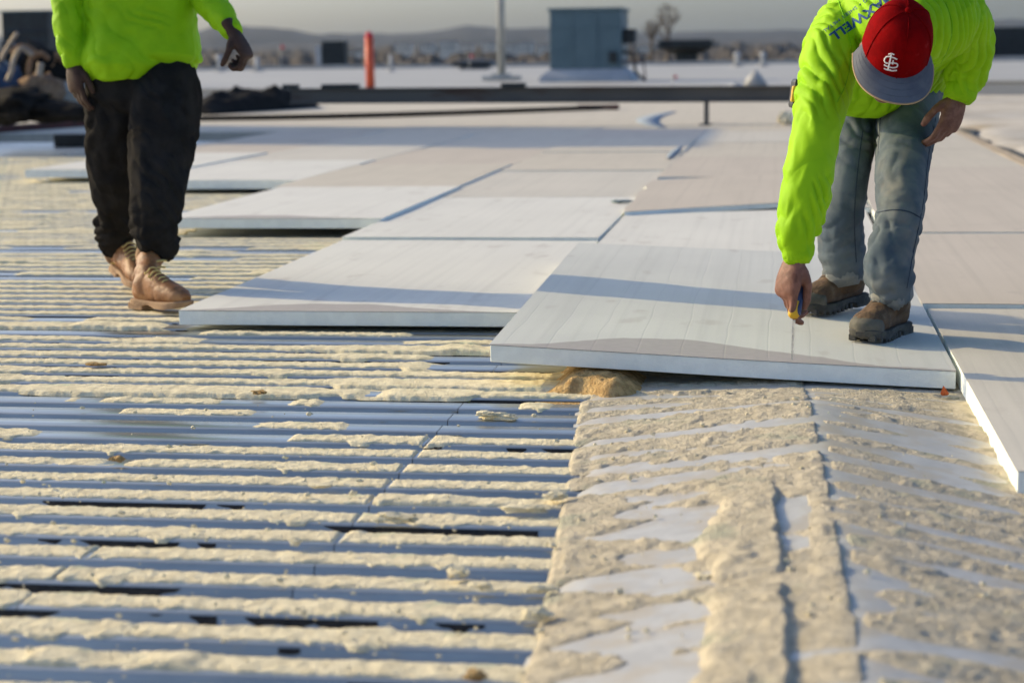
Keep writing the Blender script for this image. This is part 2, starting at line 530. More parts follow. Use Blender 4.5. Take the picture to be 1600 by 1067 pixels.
# ------------------------------------------------------------------ foam left on each rib
def strip(n):
    yc = (n + PHASE) * PITCH_R
    far = yc > 8.2
    xl = ground(-90, 0, 0)[0] if False else None
    # left end: a little outside the frame
    t = (yc / (FH[1])); xl = -0.205 * yc * 2.02 - 0.55
    if yc < 4.86: xr = float(left_x(yc)) + 0.012
    elif yc < 6.15: xr = -0.22
    elif yc < 9.35: xr = -1.95
    elif yc < 12.4: xr = -3.15
    elif yc < 14.2: xr = -4.35
    else: xr = -5.6
    dx = 0.005 if yc < 4.3 else (0.007 if yc < 6.2 else (0.012 if yc < 8.2 else 0.03))
    nx = int((xr - xl) / dx) + 2
    x = np.linspace(xl, xr, nx)
    nv = 19 if yc < 4.3 else (13 if yc < 8.2 else 7)
    u = np.linspace(-1, 1, nv); u = np.sign(u) * np.abs(u) ** 0.55
    X, Uq = np.meshgrid(x, u, indexing='ij')
    lo = fbm(p3(x * 2.1, n * 3.7), 3, 11)
    mid = fbm(p3(x * 11, n * 5.1), 4, 12)
    ed1 = fbm(p3(x * 38, n * 9.1), 3, 13) - 0.5
    ed2 = fbm(p3(x * 38, n * 9.1 + 40), 3, 14) - 0.5
    if yc < 4.86:
        w = 0.0365 + 0.010 * (lo - 0.5) + 0.016 * sstep(0.60, 0.80, mid)
        cover = 1.0 + 0 * x
        if 4.40 < yc: cover = sstep(0.56, 0.62, fbm(p3(x * 3.2, n * 2.3), 3, 15))          # bare ribs
        elif yc > 4.3: cover = sstep(0.34, 0.38, fbm(p3(x * 1.5, n * 2.3), 2, 15))
        else: cover = sstep(0.20, 0.24, fbm(p3(x * 2.0, n * 4.3), 3, 15))
        base = 0.0028 + 0.003 * lo
    elif yc < 6.3:
        w = 0.038 + 0.030 * sstep(0.58, 0.70, lo) + 0.014 * (mid - 0.4)
        cover = sstep(0.30, 0.36, fbm(p3(x * 1.6, n * 2.3), 3, 16))
        if yc > 5.55: cover = cover * sstep(0.40, 0.46, fbm(p3(x * 1.2 + 9, n * 1.7), 2, 18)); w = w * 0.86
        base = 0.0050 + 0.004 * lo
    else:
        w = 0.036 + 0.026 * sstep(0.58, 0.72, lo) * sstep(6.3, 10.0, yc) + 0.010 * (mid - 0.4)
        cover = sstep(0.26, 0.34, fbm(p3(x * 1.1, n * 2.3), 3, 17))
        base = 0.0045 + 0.004 * lo
    # clean breaks at the sheet ends
    for sx in ((-1.29,) if yc < 3.4 else (-0.845,)):
        if yc < 4.86:
            cover = cover * (1 - np.exp(-((x - sx - 0.008 * (fbm(p3(x * 60, n), 2, 3) - 0.5)) / 0.004) ** 4))
    Y = yc + 0.003 + np.where(Uq > 0, 1, 1) * Uq * (w[:, None] + np.where(Uq > 0, ed2[:, None], ed1[:, None]) * 0.014)
    prof = (1 - np.abs(Uq) ** 9)
    rough = fbm(p3(X * 45, Y * 60, n), 3, 21) - 0.5
    lump = sstep(0.58, 0.80, fbm(p3(X * 22, Y * 22, n * 1.3), 3, 22))
    fine = np.abs(fbm(p3(X * 120, Y * 120, n), 3, 24) - 0.5) * -2 + 0.3
    big = sstep(0.70, 0.85, fbm(p3(x * 5, n * 7.7), 3, 23))
    H = base[:, None] * prof + (0.0045 * rough + 0.0038 * fine + 0.0018 * lump) * prof + big[:, None] * prof * 0.007
    Z = np.where(prof > 0.02, H, -0.004) * cover[:, None] - 0.007 * (1 - cover[:, None])
    Z[:, 0] = -0.006; Z[:, -1] = -0.006
    V = np.stack([X, Y, Z], -1).reshape(-1, 3)
    F = [(i * nv + j, (i + 1) * nv + j, (i + 1) * nv + j + 1, i * nv + j + 1) for i in range(nx - 1) for j in range(nv - 1)]
    return obj('foam_strip', V, F, M_FOAM, deck, org=(xl, yc, 0), smooth=True)
for n in range(15, 112):
    strip(n)

# ------------------------------------------------------------------ black strips on the flute walls: painted shade of the gaps, and dark drips
M_SHADE_DRIP = mat('flute_shade_drip', (0.012, 0.013, 0.015), (0.025, 0.024, 0.023), scale=30, rough=0.75, bump=0.3)
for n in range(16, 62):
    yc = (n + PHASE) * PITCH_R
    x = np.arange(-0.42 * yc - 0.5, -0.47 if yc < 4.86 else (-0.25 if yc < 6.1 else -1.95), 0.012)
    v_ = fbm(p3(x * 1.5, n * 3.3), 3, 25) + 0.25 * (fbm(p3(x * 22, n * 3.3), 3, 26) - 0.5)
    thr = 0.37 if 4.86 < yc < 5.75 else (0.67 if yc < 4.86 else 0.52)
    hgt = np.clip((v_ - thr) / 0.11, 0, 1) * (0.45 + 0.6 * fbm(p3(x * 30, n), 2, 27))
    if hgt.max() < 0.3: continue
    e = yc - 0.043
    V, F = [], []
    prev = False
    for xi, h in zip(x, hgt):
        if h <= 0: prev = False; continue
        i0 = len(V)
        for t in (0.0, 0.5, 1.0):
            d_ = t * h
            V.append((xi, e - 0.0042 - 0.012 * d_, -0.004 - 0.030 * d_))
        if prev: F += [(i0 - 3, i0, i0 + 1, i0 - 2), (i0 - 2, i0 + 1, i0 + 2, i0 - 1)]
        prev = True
    if F: obj('shade_drip_streak', np.array(V), F, M_SHADE_DRIP, deck)

# ------------------------------------------------------------------ bent cover plate with dusty residue
def ridge_x(y): return 0.055 + 0.022 * (5.2 - y)
def left_x(y): return -0.37 - 0.075 * np.clip(y - 2.8, 0, 2)
def plate_z(x, y):
    hr = 0.016 + 0.062 * (1 - sstep(4.35, 5.05, y))
    xr, xl = ridge_x(y), left_x(y)
    zl = hr * np.clip((x - xl) / (xr - xl), 0, 1)
    zr = hr * np.clip((xr + 0.50 - x) / 0.50, 0, 1)
    z = np.where(x < xr, zl, zr)
    k = 0.012
    z = z - k * np.exp(-((x - xr) / k) ** 2) * 0.25
    return z + 0.006
plate = empty('ridge_cover_plate', (0.06, 3.8, 0.0)); tag(plate, kind='structure', label='bent sheet metal cover plate over the roof ridge')
ys = np.linspace(1.9, 5.5, 90)
us = np.r_[np.linspace(0, 1, 14), 1.02, 1.05, np.linspace(1.1, 2.0, 12), 2.4, 3.3, 4.55]
V, F = [], []
for y in ys:
    for u in us:
        xr, xl = ridge_x(y), left_x(y) - 0.02 * math.sin(y * 3.0)
        x = xl + (xr - xl) * u if u <= 1 else xr + (u - 1) * 0.5
        V.append((x, y, float(plate_z(x, y)) - (0.012 if u == 0 else 0)))
m = len(us)
F = [(i * m + j, i * m + j + 1, (i + 1) * m + j + 1, (i + 1) * m + j) for i in range(len(ys) - 1) for j in range(m - 1)]
obj('cover_sheet', np.array(V), F, M_PLATE, plate, smooth=True)

gx = np.arange(-0.60, 1.05, 0.005); gy = np.arange(2.25, 5.32, 0.0055)
X, Y = np.meshgrid(gx, gy, indexing='ij')
xr, xl = ridge_x(Y), left_x(Y)
wob = 0.05 * (fbm(p3(X * 3, Y * 3), 3, 31) - 0.5)
# streaks that carry on from the ribs
st = 0.5 + 0.5 * np.cos(2 * math.pi * ((Y + wob) / PITCH_R - PHASE))
far_zone = sstep(3.55, 3.85, Y + 0.3 * (fbm(p3(X * 2, Y * 2), 2, 32) - 0.5))
n1 = fbm(p3(X * 3.0, Y * 10.0), 4, 33)
n2 = fbm(p3(X * 4.5, Y * 6.5), 4, 34)
n3 = fbm(p3(X * 40, Y * 40), 4, 35)
Lm = X < xr
left_far = 0.62 * st + 1.9 * (n1 - 0.5) + 0.5 * (n3 - 0.5) + 0.35 * sstep(-0.35, 0.0, X) - 0.36
# nearer part of the left slope: lobes at the left edge, bare sheet in the middle, a slab towards the ridge
lobe = sstep(0.17, 0.02, X - xl - 0.05 * np.cos(2 * math.pi * (Y / 0.165 - 0.1) + 5 * (n2 - 0.5)) - 0.30 * (n2 - 0.5) - 0.05 * (n3 - 0.5)) * 1.0 - 0.45
slab = sstep(-0.135, -0.10, X + 0.10 * (n2 - 0.5)) * sstep(0.004, -0.004, X - 0.022 * (3.6 - Y) + 0.02 * (fbm(p3(X * 20, Y * 20), 3, 36) - 0.5) + 0.012) * sstep(3.78, 3.70, Y + 0.08 * (n2 - 0.5))
slab = slab * sstep(2.98, 3.02, Y) + slab * sstep(2.94, 2.90, Y)
hole = sstep(3.08, 3.14, Y + 0.06 * (n2 - 0.5)) * sstep(3.66, 3.60, Y + 0.06 * (n2 - 0.5))
capz = sstep(0.05, 0.08, X + 0.09 * (1 - hole) + 0.03 * (n2 - 0.5)) * (0.45 * st + 1.2 * (n1 - 0.5) + 0.02)
fing = 0.8 * st * sstep(-0.36, -0.10, X + 0.25 * (n2 - 0.5)) + 2.0 * (n1 - 0.5) + 0.5 * (n3 - 0.5) - 0.74
left_near = np.maximum(np.maximum(lobe, slab * 1.4 - 0.4), np.maximum(fing, np.where(X > 0.05 - 0.085 * (1 - hole), capz, -1)))
left = left_far * far_zone + left_near * (1 - far_zone)
# right slope: slanting smears
sk = Y + 0.16 * (X - xr) + 0.10 * (fbm(p3(X * 2.6, Y * 2.6), 3, 37) - 0.5)
st2 = 0.5 + 0.5 * np.cos(2 * math.pi * (sk / 0.150 - 0.2))
right = 0.75 * st2 + 1.8 * (fbm(p3(X * 2.6, sk * 9.0), 4, 38) - 0.5) - 0.30 + 0.8 * sstep(0.42, 0.52, X) - 0.35 * sstep(0.10, 0.0, X - xr) + 0.25 * sstep(4.0, 3.2, Y)
mask = np.where(Lm, left, right)
mask = mask - 0.6 * sstep(0.012, 0.004, np.abs(X - xr - 0.008)) * sstep(0.35, 0.6, n2)
th = np.clip(mask, -0.3, 0.6)
H = np.where(th > 0, 0.0012 + 0.007 * th, 0.02 * th)
H = H + (n3 - 0.5) * 0.0065 * sstep(-0.02, 0.12, th) + slab * 0.009 * (1 - far_zone)
H = H + (0.3 - 2 * np.abs(fbm(p3(X * 110, Y * 110), 3, 40) - 0.5)) * 0.0045 * sstep(-0.02, 0.12, th)
lump = sstep(0.62, 0.8, fbm(p3(X * 13, Y * 13), 3, 39)) * sstep(0.0, 0.2, th)
H = H + 0.005 * lump
H = np.where((X < xl + 0.01) , np.minimum(H, 0.004) - 0.018 * sstep(0.0, -0.02, X - xl), H)
H = np.where(Y > 5.28, -0.01, H)
Z = plate_z(X, Y) + H
nxg, nyg = X.shape
V = np.stack([X, Y, Z], -1).reshape(-1, 3)
I = np.arange(nxg * nyg).reshape(nxg, nyg)
keep = (H[:-1, :-1] > -0.004) | (H[1:, :-1] > -0.004) | (H[:-1, 1:] > -0.004) | (H[1:, 1:] > -0.004)
Q = np.stack([I[:-1, :-1], I[1:, :-1], I[1:, 1:], I[:-1, 1:]], -1)[keep]
used, inv = np.unique(Q.ravel(), return_inverse=True)
res = obj('dusty_residue', V[used], inv.reshape(-1, 4), M_FOAM_DUSTY, plate, smooth=True)
tag(res, kind='stuff')

# ------------------------------------------------------------------ insulation boards
ORD = ['first', 'second', 'third', 'fourth', 'fifth', 'sixth', 'seventh', 'eighth', 'ninth', 'tenth']
def board(c, label, facer, thick=0.05, seed=0, ragged=0.0, group='foam insulation boards laid on the roof'):
    """c: top corners front-left, front-right, back-right, back-left"""
    c = np.array(c, float)
    nx, ny = 10, 18
    U, Vv = np.meshgrid(np.linspace(0, 1, nx), np.linspace(0, 1, ny), indexing='ij')
    P = ((1 - U) * (1 - Vv))[..., None] * c[0] + (U * (1 - Vv))[..., None] * c[1] + (U * Vv)[..., None] * c[2] + ((1 - U) * Vv)[..., None] * c[3]
    P[..., 2] += 0.005 * (fbm(p3(P[..., 0] * 1.3, P[..., 1] * 1.3, seed), 2, 41) - 0.5)
    if ragged:
        e = ragged * (fbm(p3(Vv * 9, U * 0, seed), 3, 42) - 0.5)
        P[..., 0] += e * (U == 1) + ragged * (fbm(p3(Vv * 9, U * 0, seed + 5), 3, 42) - 0.5) * (U == 0)
    org = c[0].copy(); org[2] -= thick
    def slab_mesh(top, h):
        bot = top.copy(); bot[..., 2] -= h
        V = np.concatenate([top.reshape(-1, 3), bot.reshape(-1, 3)])
        N = nx * ny; I = np.arange(N).reshape(nx, ny)
        F = []
        for i in range(nx - 1):
            for j in range(ny - 1):
                F.append((I[i, j], I[i + 1, j], I[i + 1, j + 1], I[i, j + 1]))
                F.append((N + I[i, j], N + I[i, j + 1], N + I[i + 1, j + 1], N + I[i + 1, j]))
        for i in range(nx - 1):
            F.append((I[i, 0], N + I[i, 0], N + I[i + 1, 0], I[i + 1, 0]))
            F.append((I[i, -1], I[i + 1, -1], N + I[i + 1, -1], N + I[i, -1]))
        for j in range(ny - 1):
            F.append((I[0, j], I[0, j + 1], N + I[0, j + 1], N + I[0, j]))
            F.append((I[-1, j], N + I[-1, j], N + I[-1, j + 1], I[-1, j + 1]))
        return V, F
    ctr = P.mean((0, 1))
    core = P.copy(); core[..., 2] -= 0.0018
    # edges a little uneven, as cut
    jit = (fbm(p3(P[..., 0] * 14, P[..., 1] * 14, seed), 2, 43) - 0.5) * 0.004
    core[..., :2] += (np.sign(ctr[:2] - P[..., :2]) * 0.0015) + jit[..., None]
    v, f = slab_mesh(core, thick - 0.0018)
    o = obj('insulation_board', v, f, M_CORE, None, org=org)
    bv = o.modifiers.new('b', 'BEVEL'); bv.width = 0.0025; bv.segments = 2; bv.limit_method = 'ANGLE'; bv.angle_limit = math.radians(50)
    v, f = slab_mesh(P, 0.0016)
    obj('facer', v, f, facer, o, org=org)
    tag(o, label, 'insulation board', group)
    return o
def flat(x0, y0, x1, y1, z, rot=0.0, tilt=(0, 0, 0, 0)):
    cx, cyy = (x0 + x1) / 2, (y0 + y1) / 2
    out = []
    for (x, y), t in zip(((x0, y0), (x1, y0), (x1, y1), (x0, y1)), tilt):
        dx, dy = x - cx, y - cyy
        out.append((cx + dx * math.cos(rot) - dy * math.sin(rot), cyy + dx * math.sin(rot) + dy * math.cos(rot), z + t))
    return out
G_ = 0.008
# the board being cut, propped on the ridge
B3 = [(-0.81, 5.05, 0.122), (0.462, 5.03, 0.066), (0.45, 7.52, 0.105), (-0.835, 7.56, 0.155)]
board(B3, 'tilted grey-white insulation board the bending worker is standing on', F_GREY_ST, 0.05, 1)
board(flat(-2.05, 6.07, -0.845, 8.485, 0.070), 'white insulation board with its near left corner at the walking worker\'s boot', F_WHITE_ST, 0.050, 2)
board(flat(-2.06, 8.50, -0.845, 10.93, 0.082), 'white board directly behind the one at the walking worker\'s boot', F_WHITE, 0.052, 3)
board(flat(-3.22, 9.33, -2.045, 11.66, 0.098), 'raised white insulation board with a brown stain, right of the walking worker\'s knees', F_WHITE_ST, 0.052, 4)
board(flat(0.472, 3.79, 1.69, 6.22, 0.074), 'pale insulation board reaching nearest the camera at the right edge', F_PALE, 0.060, 5)
board(flat(0.455, 6.235, 1.69, 8.66, 0.088), 'beige insulation board behind the bending worker\'s right-hand boot', F_PINK, 0.062, 6)
board([(-0.83, 7.40, 0.074), (0.43, 7.35, 0.07), (0.43, 10.2, 0.078), (-0.83, 9.80, 0.078)], 'white board just behind the tilted grey-white board', F_WHITE, 0.05, 7)
board([(-0.84, 9.72, 0.098), (0.02, 10.30, 0.100), (0.0, 12.75, 0.100), (-0.86, 12.2, 0.098)], 'slightly skewed beige board with ragged right side, third from front beside the bending worker\'s arm', F_PINK, 0.03, 8, ragged=0.05)
board([(0.03, 10.05, 0.092), (0.45, 10.05, 0.092), (0.45, 12.6, 0.092), (0.02, 12.6, 0.092)], 'narrow grey strip of board filling the gap behind the bending worker\'s arm', F_PALE, 0.03, 9, ragged=0.03)
board(flat(-0.85, 12.62, 0.45, 15.05, 0.088), 'beige board behind the skewed one, left of the bending worker\'s sleeve', F_PINK, 0.05, 10, ragged=0.03)
cols = [(-2.055, -0.845, 10.945, 'column directly behind the walking worker\'s front board'),
        (-3.27, -2.065, 11.68, 'column that starts with the raised stained board'),
        (-4.49, -3.28, 12.32, 'column just right of the walking worker\'s knees'),
        (-5.71, -4.50, 13.45, 'column just left of the walking worker\'s legs'),
        (-0.845, 0.45, 15.07, 'column that ends under the bending worker'),
        (0.46, 1.69, 8.675, 'column along the right-hand roof edge')]
facs = [F_BEIGE, F_BEIGE, F_PINK, F_BEIGE, F_PALE, F_BEIGE, F_PINK]
k = 0
for (x0, x1, y0, where) in cols:
    y = y0
    i = 0
    while y < 20.4:
        i += 1; k += 1
        zt = 0.082 + 0.014 * rng.rand() if x0 > -3 else 0.080 + 0.012 * (i == 1) + 0.012 * rng.rand()
        tone = facs[(k * 3 + i) % 7]
        if x0 < -3.0 and i == 1: tone = F_WHITE
        if x0 == -3.27 and i == 1: tone = F_BEIGE
        num = {'column directly behind the walking worker\'s front board': 2, 'column that starts with the raised stained board': 1,
               'column that ends under the bending worker': 4, 'column along the right-hand roof edge': 2}.get(where, 0) + i
        board(flat(x0, y, x1, y + 2.43, zt, math.radians(rng.uniform(-0.4, 0.4))), 'insulation board, %s from the front in the %s' % (ORD[num - 1], where), tone, 0.06, 20 + k, ragged=0.012)
        y += 2.445
# beyond that the seams can no longer be told apart
far = obj('far_board_field', [(-14, 20.9, 0.078), (1.69, 20.9, 0.078), (1.69, 41.0, 0.078), (-14, 41.0, 0.078), (-14, 20.9, -0.05), (1.69, 20.9, -0.05), (1.69, 41, -0.05), (-14, 41, -0.05)],
          [(0, 1, 2, 3), (4, 5, 1, 0), (5, 6, 2, 1), (7, 3, 2, 6), (4, 0, 3, 7)], F_BEIGE, None, org=(-6, 30, 0))
tag(far, kind='structure', label='far field of beige insulation boards')

# ------------------------------------------------------------------ the rest of the roof and the land
edge = MB()
edge.box((1.755, 13.5, 0.045), (0.115, 20.0, 0.09), bev=0.01)
o = edge.build('roof_edge_strip', mat('edge_wood', (0.50, 0.40, 0.27), (0.38, 0.30, 0.2), scale=6, rough=0.8, stretch=(4, 0.5, 1)))
tag(o, 'low tan timber strip along the right side of the boards', 'edge strip')
P_ = np.array([(1.93 + 0.05 * math.sin(y * 1.3) + 0.04 * math.sin(y * 3.1), y, 0.030 + 0.01 * math.sin(y * 2.2)) for y in np.linspace(7.0, 30, 70)])
mb = MB(); mb.tube(P_, [(0.055 + 0.02 * math.sin(i * 1.7), 0.014) for i in range(70)], n=8, xh=(1, 0, 0)); o = mb.build('rubber_seam_strip', mat('seam_rubber', (0.035, 0.042, 0.045), (0.06, 0.065, 0.06), scale=5, rough=0.8), smooth=True)
tag(o, 'dark rubber strip running along the right roof edge behind the bending worker', 'seam strip')
yy = np.linspace(3.0, 41, 120)
V, F = [], []
prof = [(1.815, 0.03), (1.86, 0.012), (1.93, 0.006), (2.01, 0.03), (2.1, 0.055), (2.3, 0.062), (9.0, 0.06), (40, 0.06)]
for i, y in enumerate(yy):
    for (x, z) in prof:
        w = 0.05 * math.sin(y * 1.3) + 0.04 * math.sin(y * 3.1)
        V.append((x + (w if 1.82 < x < 2.2 else 0), y, z + (0.02 * math.sin(x * 2 + y) if x > 2.2 else 0)))
m = len(prof)
F = [(i * m + j, i * m + j + 1, (i + 1) * m + j + 1, (i + 1) * m + j) for i in range(len(yy) - 1) for j in range(m - 1)]
o = obj('old_roof_membrane', np.array(V), F, M_OLD, smooth=True); tag(o, kind='structure', label='old stained roof membrane right of the boards')
o = obj('white_roof', [(-160, 40.98, 0.05), (120, 40.98, 0.05), (120, 126, 0.03), (-160, 150, 0.03), (-160, 40.98, -9), (120, 40.98, -9), (120, 126, -9), (-160, 150, -9),
                       (-160, 1.0, -0.06), (-13.9, 1.0, -0.06), (-13.9, 41, -0.06), (-160, 41, -0.06)],
        [(0, 1, 2, 3), (5, 6, 2, 1), (6, 7, 3, 2), (7, 4, 0, 3), (8, 9, 10, 11)], M_MEMBRANE, None, org=(0, 60, 0))
tag(o, kind='structure', label='wide white membrane roof reaching to the far edge')
o = MB().box((-20, 138, 0.12), (282, 0.5, 0.35), rz=-math.atan2(24, 280)).build('far_parapet', M_MEMBRANE)
tag(o, 'low white parapet along the far roof edge', 'parapet')

M_LAND = mat('winter_land', (0.115, 0.095, 0.07), (0.085, 0.075, 0.06), scale=0.01, rough=0.95)
n = 48
o = obj('land', [(9000 * math.sin(2 * math.pi * i / n), 9000 * math.cos(2 * math.pi * i / n), -9.2) for i in range(n)], [tuple(range(n))[::-1]], M_LAND, None, org=(0, 0, -9.2))
tag(o, kind='structure', label='wide winter land beyond the roof')
M_HILL = mat('wooded_hill', (0.045, 0.045, 0.05), (0.035, 0.037, 0.045), scale=0.004, rough=1.0)
def hills(dist, depth, crest, base_seed, a0=-30, a1=14):
    nu, nv2 = 150, 14
    V = []
    for i in range(nu):
        az = math.radians(a0 + (a1 - a0) * i / (nu - 1))
        cr = crest(math.degrees(az))
        for j in range(nv2):
            t = j / (nv2 - 1)
            d = dist + depth * t
            h = cr * math.sin(math.pi * min(t * 1.0, 1)) ** 0.8 if 0 < t < 1 else 0
            h *= 0.85 + 0.3 * fbm(np.array([az * 60, t * 5, base_seed]), 3, 51)
            V.append((d * math.sin(az), d * math.cos(az), -9.0 + max(h, -0.1)))
    F = [(i * nv2 + j, i * nv2 + j + 1, (i + 1) * nv2 + j + 1, (i + 1) * nv2 + j) for i in range(nu - 1) for j in range(nv2 - 1)]
    o = obj('hills', np.array(V), F, M_HILL, smooth=True)
    return tag(o, kind='structure', label='low wooded hills on the horizon')
def bumps(az, L):
    return sum(h * math.exp(-((az - c) / w) ** 2) for c, w, h in L)
# azimuth from +Y, negative to the left; the frame spans about -24 to +7 degrees
hills(5200, 1800, lambda az: 76 + 28 * bumps(az, [(-16.0, 1.6, 1), (-17.3, 0.8, 0.5), (-9.8, 1.4, 0.8), (-7.4, 1.2, 0.6), (-21.5, 2, 0.6), (3.0, 3.0, 0.25), (6.5, 1.2, 0.6), (-12.5, 1.0, 0.2)]), 1.0)
hills(3300, 1200, lambda az: 30 + 12 * bumps(az, [(-14.0, 2, 1), (-19, 1.5, 0.8), (-2, 3, 0.5), (5, 2, 1)]), 4.0)

# ------------------------------------------------------------------ far woods and buildings
M_WOOD = mat('bare_woods', (0.075, 0.060, 0.045), (0.045, 0.038, 0.031), scale=0.06, rough=1.0)
def wood(d0, d1, hgt, seed):
    nu, nd = 420, 5
    V = []
    for j in range(nd):
        d = d0 + (d1 - d0) * j / (nd - 1)
        for i in range(nu):
            az = math.radians(-28 + 40 * i / (nu - 1))
            h = hgt * (0.45 + 0.75 * fbm(np.array([az * 160, j * 3.3, seed]), 4, 61)) if 0 < j < nd - 1 else 0
            V.append((d * math.sin(az), d * math.cos(az), -9.1 + h))
    F = [(j * nu + i, j * nu + i + 1, (j + 1) * nu + i + 1, (j + 1) * nu + i) for j in range(nd - 1) for i in range(nu - 1)]
    return np.array(V), F
mb = MB()
for d0, d1, h, s in ((520, 700, 9.5, 1), (900, 1100, 12, 5), (1400, 1700, 15, 9), (2100, 2500, 22, 12)):
    mb.add(*wood(d0, d1, h, s))
o = mb.build('far_woods', M_WOOD, org=(-100, 900, -9)); tag(o, 'brown leafless woods spread below the hills', 'woods', kind='stuff')

M_PALE = mat('pale_wall', (0.74, 0.68, 0.57), (0.62, 0.57, 0.48), scale=0.1, rough=0.8)
M_DARKWIN = mat('dark_window', (0.03, 0.035, 0.045), rough=0.2)
M_ROOFTILE = mat('far_roof', (0.30, 0.27, 0.24), rough=0.9)
blds = [(545, 88, 30, 10), (566, 84, 22, 9), (632, 76, 24, 14), (668, 74, 20, 10), (702, 74, 26, 16), (730, 76, 18, 12), (765, 74, 18, 14), (800, 78, 24, 13),
        (822, 76, 22, 16), (850, 80, 20, 14), (1010, 80, 26, 12), (1075, 84, 30, 9)]
names = ['first', 'second', 'third', 'fourth', 'fifth', 'sixth', 'seventh', 'eighth', 'ninth', 'tenth', 'eleventh', 'twelfth']
for i, (px, py, w, h) in enumerate(blds):
    d = 1250 + 60 * (i % 4)
    p = at(px, py, d); s = d / FPX
    W, Hh, D = w * s, h * s, 14.0
    r = empty('far_building', (p[0], p[1], p[2] - Hh / 2))
    tag(r, 'tiny pale building in the distance, %s from the left below the hills' % names[i], 'building', 'pale buildings below the hills')
    zb = p[2] - Hh / 2
    MB().box((p[0], p[1], (zb - 10 + p[2] + Hh / 2) / 2), (W, D, Hh + 10)).build('wall', M_PALE, r)
    MB().box((p[0], p[1], p[2] + Hh / 2 + 0.5), (W + 0.8, D + 0.8, 1.0)).build('roof', M_ROOFTILE, r)
    nw = max(2, int(W / 3.2))
    for q in range(nw):
        MB().box((p[0] - W / 2 + W * (q + 0.5) / nw, p[1] - D / 2 - 0.03, p[2]), (1.1, 0.12, 1.5)).build('window', M_DARKWIN, r)

# bare trees poking above the skyline
M_BARK = mat('bare_bark', (0.16, 0.13, 0.10), rough=1.0)
def bare_tree(px, py_base, py_top, dist, label, spread):
    base = at(px, py_base, dist); top = at(px, py_top, dist)
    Hh = top[2] - base[2]
    r = empty('bare_tree', (base[0], base[1], base[2]))
    tag(r, label, 'tree', 'bare trees behind the grey unit')
    rr = random.Random(px)
    mt, mc = MB(), MB()
    mt.tube([base - UP * 6, base, base + UP * Hh * 0.35, base + UP * Hh * 0.55], [0.5, 0.42, 0.3, 0.2], n=7)
    def grow(p, d, L, rad, lev):
        q = p + d * L
        mc.tube([p, (p + q) / 2 + np.array([rr.uniform(-.05, .05) * L for _ in range(3)]), q], [rad, rad * 0.8, rad * 0.55], n=4, round_end=False)
        if lev == 0: return
        for _ in range(3 if lev > 1 else 4):
            nd = d + np.array([rr.uniform(-1, 1), rr.uniform(-1, 1), rr.uniform(-0.3, 0.7)]) * spread
            grow(p + d * L * rr.uniform(0.5, 1.0), nd / np.linalg.norm(nd), L * rr.uniform(0.5, 0.72), rad * 0.55, lev - 1)
    for kk in range(7):
        d = np.array([rr.uniform(-1, 1), rr.uniform(-1, 1), rr.uniform(0.6, 1.5)]); d /= np.linalg.norm(d)
        grow(base + UP * Hh * rr.uniform(0.25, 0.55), d, Hh * 0.34, 0.16, 3)
    mt.build('trunk', M_BARK, r); mc.build('crown', M_BARK, r)
bare_tree(1044, 84, 14, 330, 'larger bare round tree right of the grey rooftop unit', 0.75)
bare_tree(1018, 84, 36, 340, 'smaller bare tree between the grey unit and the round tree', 0.8)

# ------------------------------------------------------------------ rooftop equipment
M_UNIT = mat('grey_paint', (0.115, 0.175, 0.195), (0.10, 0.155, 0.175), scale=1.5, rough=0.5, spec=0.3)
M_UNIT_DK = mat('dark_paint', (0.025, 0.032, 0.032), (0.018, 0.02, 0.02), scale=3, rough=0.5)
M_CURB = mat('white_curb', (0.46, 0.47, 0.47), (0.40, 0.41, 0.42), scale=2, rough=0.6)
M_STEEL = mat('pole_steel', (0.46, 0.47, 0.45), (0.38, 0.39, 0.38), scale=5, rough=0.5, metal=0.3)
M_BLACK = mat('black_rubber', (0.014, 0.013, 0.012), (0.022, 0.020, 0.018), scale=6, rough=0.9, spec=0.1, bump=0.3, bscale=12)
M_BEAM = mat('dark_beam_paint', (0.13, 0.118, 0.10), (0.10, 0.092, 0.08), scale=1.2, rough=0.7, c3=(0.09, 0.055, 0.04), s3=1.5, stretch=(0.6, 2, 2))
M_RUST = mat('rust', (0.12, 0.035, 0.025), (0.07, 0.025, 0.02), scale=8, rough=0.8, bump=0.3)
M_ORANGE = mat('orange_tube', (0.80, 0.13, 0.05), (0.68, 0.10, 0.04), scale=4, rough=0.5)
M_RED = mat('red_flag', (0.62, 0.03, 0.06), rough=0.7)
M_BLUE = mat('blue_tarp', (0.035, 0.065, 0.12), (0.025, 0.05, 0.09), scale=5, rough=0.5)
M_TAN = mat('tan_scrap', (0.30, 0.18, 0.095), (0.19, 0.11, 0.06), scale=6, rough=0.8, bump=0.4, bscale=20)
M_GALV = mat('scrap_metal', (0.42, 0.34, 0.25), (0.27, 0.21, 0.15), scale=6, rough=0.45, metal=0.4)

def base_at(px, py, z=0.05):
    p = ground(px, py, z); return p, axis_dist(p) / FPX

